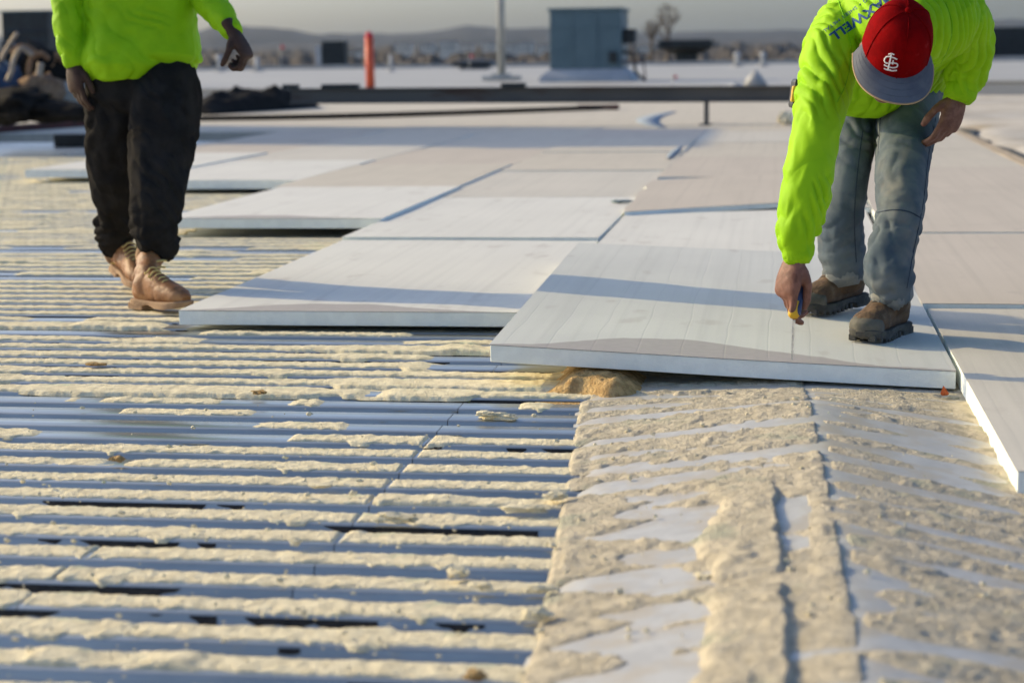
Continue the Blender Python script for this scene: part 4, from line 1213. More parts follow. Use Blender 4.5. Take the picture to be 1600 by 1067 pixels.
def head_shapes(c, fwd, up, k=1.0):
    """skull, jaw, nose, ears, brow; c = centre of the skull"""
    fwd = np.array(fwd, float); fwd /= np.linalg.norm(fwd)
    up = np.array(up, float); up -= fwd * (up @ fwd); up /= np.linalg.norm(up)
    rt = np.cross(fwd, up)
    S = [ellipsoid(c, [rt * 0.076 * k, fwd * 0.098 * k, up * 0.100 * k]),
         ellipsoid(c - up * 0.065 * k + fwd * 0.028 * k, [rt * 0.060 * k, fwd * 0.066 * k, up * 0.070 * k]),
         ellipsoid(c - up * 0.112 * k + fwd * 0.062 * k, [rt * 0.030 * k, fwd * 0.026 * k, up * 0.022 * k])]
    nb = c + fwd * 0.094 * k - up * 0.012 * k
    S.append(tube([nb, nb - up * 0.022 * k + fwd * 0.012 * k, nb - up * 0.042 * k + fwd * 0.020 * k], [0.009 * k, 0.011 * k, 0.014 * k], n=10, sub=3))
    for sg in (-1, 1):
        S.append(ellipsoid(nb - up * 0.046 * k + rt * sg * 0.012 * k + fwd * 0.006 * k, [rt * 0.008 * k, fwd * 0.010 * k, up * 0.008 * k], 10, 8))
        S.append(ellipsoid(c + rt * sg * 0.079 * k - up * 0.022 * k - fwd * 0.004 * k, [rt * 0.012 * k, fwd * 0.020 * k, up * 0.033 * k], 12, 10))
        S.append(ellipsoid(c + rt * sg * 0.032 * k + fwd * 0.084 * k + up * 0.012 * k, [rt * 0.024 * k, fwd * 0.012 * k, up * 0.008 * k], 12, 8))
    for dz in (-0.074, -0.084):
        S.append(ellipsoid(c + fwd * 0.090 * k + up * dz * k, [rt * 0.022 * k, fwd * 0.009 * k, up * 0.006 * k], 12, 8))
    return S, rt, fwd, up
def eyes(parent, c, rt, fwd, up, k=1.0):
    for sg in (-1, 1):
        e = c + rt * sg * 0.031 * k + fwd * 0.086 * k - up * 0.008 * k
        v, f = ellipsoid(e, [rt * 0.013, fwd * 0.010, up * 0.008], 14, 10); ob = obj('eye', v, f, M_WHITE, parent, smooth=True)
        v, f = ellipsoid(e + fwd * 0.0075, [rt * 0.005, fwd * 0.004, up * 0.005], 10, 8); obj('pupil', v, f, M_HAIR, ob, smooth=True)

def fold_fn(amp, f1, m1, seed, stack=None):
    """wrinkles running round a limb: spiral folds plus stacked rings near the hem"""
    def f(s, th):
        ph = fbm(p3(s * 6 + 0 * th, np.cos(th) * 1.3, np.sin(th) * 1.3 + seed), 3, seed)
        a = np.sin(2 * math.pi * (f1 * s + 0.9 * ph * 2) + m1 * th)
        b = np.sin(2 * math.pi * (f1 * 1.7 * s + 1.3 * ph * 2) - (m1 + 1) * th + 1.7)
        env = 0.35 + 1.0 * fbm(p3(s * 4 + 0 * th, np.cos(th) * 1.1 + 5, np.sin(th) * 1.1 + seed), 2, seed + 1)
        r = amp * env * (np.sign(a) * np.abs(a) ** 1.3 * 0.6 + 0.4 * b)
        if stack is not None:
            s0, k = stack
            r = r + k * sstep(s0, s0 + 0.14, s) * np.sin(2 * math.pi * s * 17 + 1.5 * np.sin(th) + 4 * ph)
        return r
    return f

def boot(parent, heel, fwd, up, shaft_top, mats, kind, L=0.30, lift=0.0):
    """heel: ground point under the heel; fwd: heel to toe along the sole (unit); shaft_top: top centre of the shaft"""
    fwd = np.array(fwd, float); fwd /= np.linalg.norm(fwd)
    up = np.array(up, float); up -= fwd * (up @ fwd); up /= np.linalg.norm(up)
    sd = np.cross(fwd, up)
    heel = np.array(heel, float)
    q = lambda a, b, c=0.0: heel + fwd * a * L + up * b + sd * c
    st = np.array(shaft_top, float)
    ank = q(0.20, 0.105)
    S = []
    # foot: rings from heel counter to toe (half width, half height)
    S.append(tube([q(0.02, 0.066), q(0.10, 0.068), q(0.25, 0.075), q(0.42, 0.080), q(0.58, 0.070), q(0.74, 0.062), q(0.88, 0.056), q(0.965, 0.050)],
                  [(0.026, 0.034), (0.036, 0.046), (0.038, 0.054), (0.041, 0.058), (0.047, 0.047), (0.051, 0.039), (0.046, 0.034), (0.028, 0.024)], n=24, sub=4, xh=sd, power=2.4))
    S.append(tube([q(0.20, 0.06), ank, ank * 0.6 + st * 0.4 , st], [(0.042, 0.055), (0.043, 0.056), (0.046, 0.056), (0.050, 0.060)], n=24, sub=4, xh=sd,
                  fold=lambda s, th: 0.0035 * np.sin(s * 95 + 2 * np.sin(th))))
    S.append(tube([q(0.34, 0.13), q(0.46, 0.112), q(0.58, 0.09)], [(0.026, 0.014), (0.028, 0.014), (0.026, 0.012)], n=14, sub=3, xh=sd))   # tongue
    me = fuse(S, 0.0045, 3)
    displace(me, lambda P, N: 0.004 * (fbm(P * 22, 3, 91) - 0.5) - 0.004 * ridged(P * 16, 92))
    bt = from_mesh('boot', me, mats[0], parent)
    # sole with heel block and cleats
    out = []
    for (a, w) in ((-0.02, 0.020), (0.03, 0.034), (0.12, 0.040), (0.28, 0.036), (0.45, 0.039), (0.62, 0.050), (0.78, 0.054), (0.90, 0.048), (0.97, 0.034), (1.0, 0.014)):
        out.append((a, w))
    A = crom(np.array(out), 3)
    ring_o = [(a, w) for a, w in A] + [(a, -w) for a, w in A[::-1]]
    nO = len(ring_o)
    V = []
    for zz, g in ((0.010, 0.98), (0.014, 1.0), (0.030, 1.02), (0.034, 0.98)):
        for a, w in ring_o:
            arch = 0.010 * math.exp(-((a - 0.36) / 0.09) ** 2) if zz < 0.02 else 0
            spr = 0.012 * max(0, a - 0.75) / 0.25
            V.append(q(0.48 + (a - 0.48) * g, zz + arch + spr, w * g))
    F = [(k * nO + j, k * nO + (j + 1) % nO, (k + 1) * nO + (j + 1) % nO, (k + 1) * nO + j) for k in range(3) for j in range(nO)]
    F += [tuple(range(nO))[::-1], tuple(range(3 * nO, 4 * nO))]
    mb = MB(); mb.add(V, F)
    so = mb.build('sole', mats[1], bt)
    hb = MB()
    Mx = Matrix(((fwd[0], sd[0], up[0], 0), (fwd[1], sd[1], up[1], 0), (fwd[2], sd[2], up[2], 0), (0, 0, 0, 1)))
    hb.box(q(0.115, 0.008), (0.085 if kind == 'A' else 0.075, 0.072, 0.026), M=Mx, bev=0.005); hb.build('heel_block', mats[1], bt)
    if kind == 'B':
        for a in np.linspace(0.36, 0.95, 8):
            w = np.interp(a, [x[0] for x in out], [x[1] for x in out])
            for sg in (-1, 1):
                MB().box(q(a, 0.009 + 0.012 * max(0, a - 0.75) / 0.25, sg * w * 0.80), (0.013, 0.022, 0.018), M=Mx, bev=0.002).build('cleat', mats[1], bt)
        v, f = tube([q(0.84, 0.047), q(0.90, 0.047), q(0.96, 0.044), q(0.988, 0.040)], [(0.0535, 0.034), (0.0495, 0.035), (0.034, 0.028), (0.018, 0.018)], n=24, sub=4, xh=sd, power=2.5)
        obj('toe_cap', v, f, mats[3], bt, smooth=True)
    if kind == 'A':
        sa = (st - ank) / np.linalg.norm(st - ank)
        v, f = tube([st - sa * 0.012, st + sa * 0.004], [(0.056, 0.066), (0.054, 0.064)], n=28, sub=3, xh=sd)
        obj('collar', v, f, M_TAN, bt, smooth=True)
        for tz in (0.25, 0.5, 0.75):
            c_ = ank + (st - ank) * tz
            fw_ = fwd - sa * (fwd @ sa); fw_ /= np.linalg.norm(fw_)
            mb = MB(); mb.tube([c_ + fw_ * 0.050 - sd * 0.030, c_ + fw_ * 0.062, c_ + fw_ * 0.050 + sd * 0.030], 0.0042, n=6, sub=4); mb.build('lace', mats[2], bt, smooth=True)
    # laces
    for i, a in enumerate(np.linspace(0.34, 0.60, 5)):
        h = 0.152 - 0.16 * (a - 0.34)
        mb = MB(); mb.tube([q(a, h - 0.018, -0.030), q(a + 0.012, h - 0.002, -0.012), q(a + 0.018, h, 0.012), q(a + 0.02, h - 0.017, 0.030)], 0.0036, n=6, sub=3); mb.build('lace', mats[2], bt, smooth=True)
        for sg in (-1, 1):
            v, f = ellipsoid(q(a + 0.005, h - 0.017, sg * 0.032), [fwd * 0.005, sd * 0.004, up * 0.005], 8, 6); obj('eyelet', v, f, mats[2], bt, smooth=True)
    return bt

def cloth_disp(amp, seed, fine=0.0015):
    def fn(P, N):
        a = fbm(P * np.array([7, 7, 5]), 3, seed) - 0.5
        r = ridged(P * np.array([9, 9, 7]) + 0.6 * fbm(P * 4, 2, seed + 3)[:, None], seed + 5)
        return amp * (a * 1.2 + 0.9 * (r - 0.25)) + fine * (fbm(P * 60, 2, seed + 9) - 0.5)
    return fn

def creases(P, v, lam, warp, seed):
    v = np.array(v) / np.linalg.norm(v)
    s = P @ v / lam + warp * (fbm(P * 7, 2, seed) - 0.5) * 2
    c = np.abs(np.sin(math.pi * s)) ** 0.75
    env = sstep(0.34, 0.66, fbm(P * np.array([8, 8, 6]), 2, seed + 1))
    return env * (c - 0.62)

def pants_disp(a_long, a_cross, seed, zk, a_cr):
    def fn(P, N):
        w = fbm(P * 5, 2, seed)
        lg = ridged(np.c_[P[:, 0] * 10 + 0.8 * w, P[:, 1] * 10, P[:, 2] * 2.0 + P[:, 0] * 3], seed + 1)
        cr = ridged(np.c_[P[:, 0] * 5, P[:, 1] * 5, P[:, 2] * 15 + P[:, 0] * 5 + 1.5 * w], seed + 2)
        m = np.exp(-((P[:, 2] - zk) / 0.09) ** 2) * 0.7 + sstep(0.36, 0.22, P[:, 2]) + 0.25
        return a_long * (lg - 0.3) + a_cross * m * (cr - 0.3) + a_long * 0.6 * (w - 0.5) + a_cr * creases(P, RH * 0.75 + UP * 0.6, 0.055, 1.5, seed + 4) + 0.8 * a_cr * m * creases(P, UP * 0.9 - RH * 0.45, 0.045, 1.0, seed + 6) + 0.0012 * (fbm(P * 60, 2, seed + 9) - 0.5)
    return fn

# ================================================== walking worker (left)
S1 = 418.0                                   # pixels per metre at the worker
def px1(rows, dflt=0.0):
    """rows: (px, py, half width px, half depth m, dist) -> centre points, radii"""
    P = [at(a, b, e) for a, b, w, dpt, e in rows]
    R_ = [(w * e / FPX, dpt) for a, b, w, dpt, e in rows]
    return P, R_
foot1 = ground(230, 482, 0.012)
W1 = empty('person', foot1); tag(W1, 'walking worker in lime long-sleeve shirt, black trousers and tan boots', 'person')
legL = [(262, 100, 34, 0.09, 7.12), (262, 132, 48, 0.125, 7.11), (256, 190, 51, 0.13, 7.06), (251, 260, 47, 0.115, 7.00), (246, 310, 41, 0.10, 6.96), (243, 350, 37, 0.095, 6.95), (244, 370, 32, 0.09, 6.97), (246, 386, 31, 0.086, 6.98), (246, 394, 29, 0.080, 6.98)]
legR = [(182, 100, 34, 0.09, 7.16), (182, 132, 46, 0.125, 7.17), (182, 190, 45, 0.125, 7.20), (180, 260, 39, 0.11, 7.28), (182, 305, 33, 0.10, 7.36), (184, 335, 27, 0.09, 7.44), (180, 358, 27, 0.088, 7.50), (181, 371, 25, 0.08, 7.54), (182, 378, 22, 0.075, 7.56)]
pelv = [(222, 75, 70, 0.10, 7.14), (222, 105, 80, 0.115, 7.14), (222, 135, 87, 0.13, 7.14), (220, 165, 78, 0.12, 7.14)]
sh = []
for rows, sd_ in ((legL, 3), (legR, 6)):
    P, R_ = px1(rows)
    sh.append(tube(P, R_, n=56, sub=10, xh=RH, power=2.3, fold=fold_fn(0.008, 1.6, 2, sd_, stack=(0.70, 0.002))))
P, R_ = px1(pelv); sh.append(tube(P, R_, n=56, sub=8, xh=RH, power=2.5))
me = fuse(sh, 0.0065, 2); displace(me, pants_disp(0.010, 0.008, 101, 0.30, 0.010))
tr1 = from_mesh('trousers', me, M_PANTS, W1)
# shirt
torso = [(222, 94, 91, 0.160, 7.14), (222, 80, 90, 0.160, 7.14), (219, 40, 86, 0.150, 7.13), (217, 0, 85, 0.148, 7.12), (216, -50, 90, 0.15, 7.12), (217, -100, 97, 0.14, 7.12), (218, -135, 82, 0.11, 7.12), (219, -152, 40, 0.08, 7.12)]
flap = [(195, 108, 62, 0.155, 7.11), (195, 95, 63, 0.158, 7.11), (197, 60, 60, 0.145, 7.12), (198, 20, 55, 0.13, 7.12)]
armR = [(140, -112, 34, 0.085, 7.12), (120, -80, 30, 0.080, 7.12), (108, -35, 27, 0.072, 7.10), (106, 5, 25, 0.066, 7.08), (108, 45, 23, 0.060, 7.06), (111, 75, 20, 0.052, 7.05), (114, 90, 17.5, 0.044, 7.05), (115, 99, 15.5, 0.040, 7.05)]
armL = [(296, -112, 34, 0.085, 7.12), (312, -75, 30, 0.080, 7.12), (318, -30, 28, 0.072, 7.10), (325, -2, 26, 0.064, 7.06), (341, 20, 22, 0.056, 7.00), (354, 37, 18, 0.048, 6.95), (364, 50, 14, 0.040, 6.92)]
sh = []
P, R_ = px1(torso); sh.append(tube(P, R_, n=72, sub=8, xh=RH, power=2.6, fold=fold_fn(0.006, 2.0, 2, 11)))
P, R_ = px1(flap); sh.append(tube(P, R_, n=48, sub=8, xh=RH, power=2.6, fold=fold_fn(0.006, 2.4, 2, 12)))
P, R_ = px1(armR); sh.append(tube(P, R_, n=44, sub=9, xh=RH, fold=fold_fn(0.005, 6.5, 1, 13)))
P, R_ = px1(armL); sh.append(tube(P, R_, n=44, sub=9, xh=RH, fold=fold_fn(0.005, 6.5, 1, 14)))
me = fuse(sh, 0.006, 2)
cd1 = cloth_disp(0.006, 111)
displace(me, lambda P, N: cd1(P, N) + 0.009 * creases(P, RH * 0.8 + UP * 0.55, 0.07, 1.6, 112) + 0.004 * creases(P, UP * 0.8 - RH * 0.6, 0.05, 1.4, 114))
sh1 = from_mesh('shirt', me, M_HIVIS, W1)
for rows in (armR, armL):
    a, b = rows[-1], rows[-2]
    pa, pb = at(a[0], a[1], a[4]), at(b[0], b[1], b[4]); k = a[4] / FPX
    t_ = (pa - pb) / np.linalg.norm(pa - pb)
    v, f = tube([pa - t_ * 0.030, pa - t_ * 0.01, pa + t_ * 0.006], [(a[2] * k * 1.10, a[3] * 1.10), (a[2] * k * 1.07, a[3] * 1.07), (a[2] * k * 1.0, a[3] * 1.0)], n=60, sub=6, xh=RH, fold=lambda s, th: 0.0008 * np.sin(40 * th) + 0.002 * np.sin(3 * th))
    obj('cuff', v, f, M_HIVIS, sh1, smooth=True)
# body
bs = []
shrink = lambda R_, k: [(a * k, b * k) for a, b in R_]
for rows, k in ((legL, 0.72), (legR, 0.72), (pelv, 0.8), (torso[1:], 0.80), (armR, 0.62), (armL, 0.62)):
    P, R_ = px1(rows); bs.append(tube(P, shrink(R_, k), n=28, sub=4, xh=RH))
hc = at(221, -225, 7.08)
neck = [at(219, -130, 7.13), at(220, -165, 7.12), at(221, -205, 7.09)]
bs.append(tube(neck, [0.066, 0.060, 0.058], n=22, sub=4))
face1 = RH * 0.55 - FH * 0.85
hs, rt1, f1_, u1_ = head_shapes(hc, face1, UP, 1.04); bs += hs
w = at(115, 101, 7.05)
h1, e1, t1 = hand(w, -UP * 0.98 + RH * 0.10 - FH * 0.12, -FH * 0.75 - RH * 0.66, RH * 0.8 - FH * 0.3, [(12, 22, 18), (16, 26, 20), (20, 30, 22), (26, 34, 24)],
                  [(0.80, 0.62, 0.10, 0.045), (0.93, 0.30, 0.20, 0.036), (0.96, 0.1, 0.25, 0.028)], 1.04)
bs += h1
w2 = at(366, 53, 6.91)
h2, e2, t2 = hand(w2, RH * 0.48 - UP * 0.85 - FH * 0.15, RH * 0.80 + UP * 0.35 - FH * 0.30, -FH * 0.9 - RH * 0.2, [(48, 62, 46), (54, 68, 48), (60, 70, 48), (64, 70, 48)],
                  [(0.70, 0.55, 0.45, 0.045), (0.60, 0.20, 0.80, 0.034), (0.45, 0.0, 0.9, 0.028)], 1.04)
bs += h2
for hp, ft in ((legL, at(238, 455, 6.93)), (legR, at(196, 425, 7.55))):
    a = at(hp[-1][0], hp[-1][1], hp[-1][4]); bs.append(tube([a + UP * 0.16, a + UP * 0.03], [0.038, 0.030], n=18, sub=3))
me = fuse(bs, 0.0045, 2)
bd1 = from_mesh('body', me, M_SKIN_A, W1)
eyes(bd1, hc, rt1, f1_, u1_, 1.04)
v, f = ellipsoid(hc + UP * 0.022 - f1_ * 0.012, [rt1 * 0.086, f1_ * 0.104, UP * 0.092], 28, 18)
keep = [q for q in f if np.mean([v[i] @ UP - 0.35 * ((v[i] - hc) @ f1_) for i in q]) > (hc @ UP) - 0.004 - 0.35 * 0]
obj('hair', v, keep, M_HAIR, bd1, smooth=True)
# boots
hb1 = ground(214, 479, 0.012) + FH * 0.0
fw1 = RH * 0.74 - FH * 0.67
boot(W1, hb1, fw1, UP, at(236, 396, 6.98), (M_BOOT_A, M_SOLE_A, M_LACE_A), 'A', 0.30)
hb2 = ground(184, 446, 0.012) + UP * 0.06
boot(W1, hb2, RH * 0.50 - FH * 0.80 - UP * 0.22, UP + RH * 0.1, at(182, 392, 7.56), (M_BOOT_A, M_SOLE_A, M_LACE_A), 'A', 0.30)

# ================================================== bending worker (right)
def b3z(x, y):
    c = np.array(B3); u = (x - c[0, 0]) / (c[1, 0] - c[0, 0]); w_ = (y - c[0, 1]) / (c[3, 1] - c[0, 1])
    return (1 - u) * (1 - w_) * c[0, 2] + u * (1 - w_) * c[1, 2] + u * w_ * c[2, 2] + (1 - u) * w_ * c[3, 2]
W2 = empty('person', (0.22, 5.6, 0.085)); tag(W2, 'bending worker in red cap, lime shirt and worn jeans cutting a board', 'person')
jl = [(1352, 95, 36, 0.12, 6.02), (1345, 140, 40, 0.125, 5.97), (1339, 185, 36, 0.115, 5.92), (1330, 240, 33, 0.10, 5.84), (1322, 290, 31, 0.094, 5.80), (1315, 330, 32, 0.088, 5.82), (1315, 370, 34, 0.086, 5.86), (1317, 405, 34, 0.088, 5.88), (1320, 420, 32, 0.080, 5.88), (1322, 430, 30, 0.070, 5.88)]
jr = [(1432, 80, 42, 0.125, 6.02), (1424, 130, 47, 0.13, 5.95), (1419, 180, 48, 0.125, 5.86), (1412, 240, 42, 0.11, 5.70), (1408, 290, 38, 0.10, 5.58), (1407, 330, 36, 0.092, 5.52), (1400, 365, 34, 0.088, 5.50), (1390, 400, 37, 0.088, 5.48), (1389, 428, 36, 0.09, 5.46), (1391, 446, 34, 0.080, 5.46), (1393, 459, 31, 0.070, 5.47)]
hipz = [(1395, 55, 76, 0.13, 6.08), (1395, 95, 82, 0.14, 6.04), (1392, 130, 78, 0.13, 6.0), (1388, 160, 62, 0.10, 5.97)]
sh = []
for rows, sd_ in ((jl, 23), (jr, 26)):
    P, R_ = px1(rows)
    sh.append(tube(P, R_, n=56, sub=10, xh=RH, power=2.2, fold=fold_fn(0.003, 2.2, 2, sd_, stack=(0.46, 0.002))))
P, R_ = px1(hipz); sh.append(tube(P, R_, n=56, sub=8, xh=RH, power=2.4))
me = fuse(sh, 0.0055, 2); displace(me, pants_disp(0.005, 0.006, 121, 0.42, 0.008))
tr2 = from_mesh('jeans', me, M_JEANS, W2)
# hem bands and pockets
for rows in (jl, jr):
    a, b = rows[-1], rows[-2]
    pa, pb = at(a[0], a[1], a[4]), at(b[0], b[1], b[4])
    t_ = (pa - pb) / np.linalg.norm(pa - pb)
    k = a[4] / FPX
    v, f = tube([pa - t_ * 0.012, pa + t_ * 0.008, pa + t_ * 0.014], [(a[2] * k * 1.06, a[3] * 1.06), (a[2] * k * 1.03, a[3] * 1.03), (a[2] * k * 0.98, a[3] * 0.98)], n=48, sub=4, xh=RH, fold=lambda s, th: 0.003 * np.sin(5 * th) + 0.002 * np.sin(23 * th))
    obj('hem', v, f, mat('hem_denim', (0.27, 0.27, 0.24), (0.20, 0.215, 0.215), scale=30, rough=0.9, bump=0.5, bscale=300), tr2, smooth=True)
# shirt: torso folded forward, belly cloth, sleeves
tor2 = [(1397, 128, 84, 0.130, 5.98), (1398, 98, 88, 0.150, 5.88), (1400, 62, 96, 0.160, 5.72), (1404, 38, 106, 0.160, 5.55), (1408, 26, 114, 0.150, 5.38), (1409, 30, 112, 0.125, 5.22), (1406, 42, 76, 0.095, 5.10), (1403, 52, 44, 0.07, 5.03)]
belly = [(1330, 70, 50, 0.10, 5.60), (1345, 112, 64, 0.10, 5.66), (1368, 140, 62, 0.085, 5.72), (1385, 155, 40, 0.06, 5.78)]
side = [(1282, 78, 26, 0.05, 5.42), (1268, 92, 20, 0.05, 5.44), (1262, 106, 14, 0.04, 5.44)]
ar = [(1318, 40, 40, 0.085, 5.24), (1300, 80, 44, 0.088, 5.18), (1291, 120, 42, 0.082, 5.14), (1284, 160, 40, 0.078, 5.10), (1274, 215, 38, 0.074, 5.06), (1265, 265, 38.5, 0.070, 5.04), (1256, 315, 37, 0.066, 5.03), (1247, 352, 33, 0.060, 5.03), (1243, 376, 28, 0.052, 5.03), (1245, 390, 23, 0.042, 5.03), (1246, 402, 22, 0.040, 5.03)]
al = [(1492, 22, 46, 0.088, 5.34), (1512, 46, 40, 0.082, 5.42), (1517, 80, 34, 0.074, 5.50), (1512, 108, 32, 0.066, 5.54), (1506, 124, 30, 0.060, 5.55), (1503, 137, 25, 0.050, 5.55), (1500, 150, 23, 0.044, 5.55)]
sh = []
P, R_ = px1(tor2); sh.append(tube(P, R_, n=72, sub=8, xh=RH, power=2.4, fold=fold_fn(0.004, 3.0, 2, 31)))
P, R_ = px1(belly); sh.append(tube(P, R_, n=44, sub=6, xh=RH, fold=fold_fn(0.008, 6, 1, 32)))
P, R_ = px1(side); sh.append(tube(P, R_, n=30, sub=6, xh=RH, fold=fold_fn(0.006, 9, 1, 33)))
P, R_ = px1(ar); sh.append(tube(P, R_, n=56, sub=9, xh=RH, fold=fold_fn(0.004, 5.0, 1, 34)))
P, R_ = px1(al); sh.append(tube(P, R_, n=48, sub=9, xh=RH, fold=fold_fn(0.004, 7.0, 1, 35)))
me = fuse(sh, 0.0042, 2)
AL0, AL1 = at(1318, 40, 5.2), at(1246, 402, 5.03)
def shirt2(P, N):
    # long slanting folds down the reaching sleeve, gathered ones round the armpits
    dirs = (P - AL0) @ np.array([RH, FH, UP]).T
    a = ridged(np.c_[dirs[:, 0] * 16 + dirs[:, 2] * 5.5, dirs[:, 1] * 5, dirs[:, 2] * 3.2], 131)
    b = ridged(np.c_[dirs[:, 0] * 9 - dirs[:, 2] * 4, dirs[:, 1] * 8, dirs[:, 2] * 9], 132)
    lo = fbm(P * 6, 2, 133) - 0.5
    cr1 = creases(P, RH * 0.93 + UP * 0.30 + FH * 0.3, 0.030, 1.3, 136)
    cr2 = creases(P, RH * 0.7 - UP * 0.7, 0.045, 1.0, 138)
    return 0.005 * (a - 0.3) + 0.013 * cr1 + 0.004 * cr2 + 0.003 * lo + 0.001 * (fbm(P * 70, 2, 134) - 0.5)
displace(me, shirt2)
sh2 = from_mesh('shirt', me, M_HIVIS, W2)
for rows, nm in ((ar, 'cuff'), (al, 'cuff')):
    a, b = rows[-1], rows[-2]
    pa, pb = at(a[0], a[1], a[4]), at(b[0], b[1], b[4]); k = a[4] / FPX
    t_ = (pa - pb) / np.linalg.norm(pa - pb)
    v, f = tube([pa - t_ * 0.028, pa - t_ * 0.01, pa + t_ * 0.006], [(a[2] * k * 1.08, a[3] * 1.08), (a[2] * k * 1.06, a[3] * 1.06), (a[2] * k * 1.0, a[3] * 1.0)], n=60, sub=6, xh=RH, fold=lambda s, th: 0.0008 * np.sin(40 * th) + 0.002 * np.sin(3 * th))
    obj(nm, v, f, M_HIVIS, sh2, smooth=True)
def bvh_of(o):
    me = o.data; org = ORG[o.name]
    return BVHTree.FromPolygons([Vector(v.co) + Vector(org) for v in me.vertices], [tuple(p.vertices) for p in me.polygons])
def ray_px(bv, px, py):
    d = CF + CR * ((px - 800) / FPX) - CU * ((py - 533.5) / FPX); d /= np.linalg.norm(d)
    h = bv.ray_cast(Vector(EYE), Vector(d))
    if h[0] is None: return None
    return np.array(h[0]), np.array(h[1]), d
def seam_line(target_b, pts, rad, m_, parent, name='seam'):
    P = crom(np.array(pts, float), 10); out = []
    for q in P:
        h = ray_px(target_b, q[0], q[1])
        if h is not None: out.append(h[0] - h[2] * rad * 0.3)
    if len(out) > 3:
        mb = MB(); mb.tube(out, rad, n=6); mb.build(name, m_, parent, smooth=True)
M_DSTITCH = mat('denim_seam', (0.035, 0.05, 0.075), rough=0.9)
M_GSEAM = mat('shirt_seam', (0.20, 0.50, 0.003), rough=0.9)
jb = bvh_of(tr2); sb2 = bvh_of(sh2)
seam_line(jb, [(1462, 185), (1450, 250), (1442, 320), (1428, 390), (1417, 450)], 0.0018, M_DSTITCH, tr2)
seam_line(jb, [(1348, 205), (1342, 250), (1337, 300), (1335, 350), (1338, 410)], 0.0018, M_DSTITCH, tr2)
seam_line(jb, [(1371, 332), (1395, 328), (1420, 331), (1441, 342)], 0.0022, M_DSTITCH, tr2, 'knee_crease')
seam_line(jb, [(1376, 180), (1374, 210), (1372, 240)], 0.0016, M_DSTITCH, tr2)
seam_line(sb2, [(1310, 2), (1322, 40), (1330, 85), (1322, 130), (1308, 160)], 0.0016, M_GSEAM, sh2)
seam_line(sb2, [(1478, 4), (1488, 40), (1482, 75), (1470, 100)], 0.0016, M_GSEAM, sh2)
# body with head and hands
bs = []
for rows, k in ((jl, 0.72), (jr, 0.72), (hipz, 0.8), (tor2, 0.78), (ar, 0.64), (al, 0.64)):
    P, R_ = px1(rows); bs.append(tube(P, shrink(R_, k), n=28, sub=4, xh=RH))
GAM = math.radians(35)
tocam = -CF
roll2 = math.radians(8)
upI = CU * math.cos(roll2) + CR * math.sin(roll2)         # image-plane up, tipped a little to the right
cap_up = tocam * math.cos(GAM) + upI * math.sin(GAM)
cap_fw = tocam * math.sin(GAM) - upI * math.cos(GAM)
cap_rt = np.cross(cap_fw, cap_up)
OC = at(1401, 72, 4.93)                                    # centre of the cap's opening
KC = 1.10
hc2 = OC - cap_up * 0.030 - cap_fw * 0.018
hs, rt2, f2_, u2_ = head_shapes(hc2, cap_fw, cap_up, 1.0); bs += hs
bs.append(tube([at(1404, 48, 5.16), hc2 - cap_fw * 0.03 - cap_up * 0.07, hc2 - cap_fw * 0.02 - cap_up * 0.02], [0.07, 0.06, 0.058], n=22, sub=5))
w3 = at(1246, 405, 5.03)
h3, e3, t3 = hand(w3 - RH * 0.006, -UP * 0.95 - RH * 0.24 - FH * 0.02, -FH * 0.52 - RH * 0.82, RH * 0.45 - FH * 0.85, [(12, 38, 28), (30, 52, 40), (40, 60, 44), (46, 62, 44)],
                  [(0.82, 0.25, 0.50, 0.048), (0.94, 0.0, 0.25, 0.036), (0.95, -0.10, 0.05, 0.026)], 1.06, 0.02)
bs += h3
w4 = at(1497, 153, 5.55)
h4, e4, t4 = hand(w4, -UP * 0.86 - RH * 0.30 - FH * 0.05, RH * 0.55 - FH * 0.78 , -RH * 0.75 - FH * 0.5, [(14, 30, 22), (22, 34, 24), (28, 36, 26), (34, 38, 26)],
                  [(0.75, 0.62, 0.3, 0.045), (0.90, 0.20, 0.35, 0.036), (0.92, 0.0, 0.35, 0.028)], 1.0)
bs += h4
for hp, ft in ((jl, at(1332, 452, 5.90)), (jr, at(1396, 488, 5.44))):
    a = at(hp[-1][0], hp[-1][1], hp[-1][4]); bs.append(tube([a + UP * 0.16, a + UP * 0.03], [0.038, 0.030], n=18, sub=3))
me = fuse(bs, 0.0042, 2)
displace(me, lambda P, N: 0.0012 * (fbm(P * 90, 2, 141) - 0.5))
bd2 = from_mesh('body', me, M_SKIN_B, W2)
eyes(bd2, hc2, rt2, f2_, u2_)
# nail on the thumb
tn = t3[-1]; tdir = t3[-1] - t3[-2]; tdir /= np.linalg.norm(tdir)
# cap
def cl(x, y, z): return OC + KC * (cap_rt * x + cap_fw * y + cap_up * z)
V, F = [], []
nm, nr = 64, 22
for i in range(nr + 1):
    t = i / nr
    z = 0.112 * math.sin(t * math.pi / 2) ** 0.92 - 0.010 * (1 - t)
    r_ = math.cos(t * math.pi / 2) ** 0.62 if t < 1 else 0.0
    for j in range(nm):
        a = 2 * math.pi * j / nm
        ca, sa = math.cos(a), math.sin(a)
        front = max(0, sa) ** 2
        rx_, ry_ = 0.083 * r_, (0.098 + 0.004 * front) * r_
        # flat six-panel shape with a stiffer front
        seamd = abs(math.sin(3 * a)) ** 0.5
        g = 1 - 0.018 * (1 - seamd) * math.sin(t * math.pi)
        V.append(cl(rx_ * ca * g, ry_ * sa * g - 0.006 * t * t, z + 0.012 * front * math.sin(t * math.pi) + 0.004 * (fbm(np.array([ca * 2, sa * 2, t * 3]), 2, 151) - 0.5)))
for i in range(nr):
    for j in range(nm):
        a, b = i * nm + j, i * nm + (j + 1) % nm
        F.append((a, b, b + nm, a + nm))
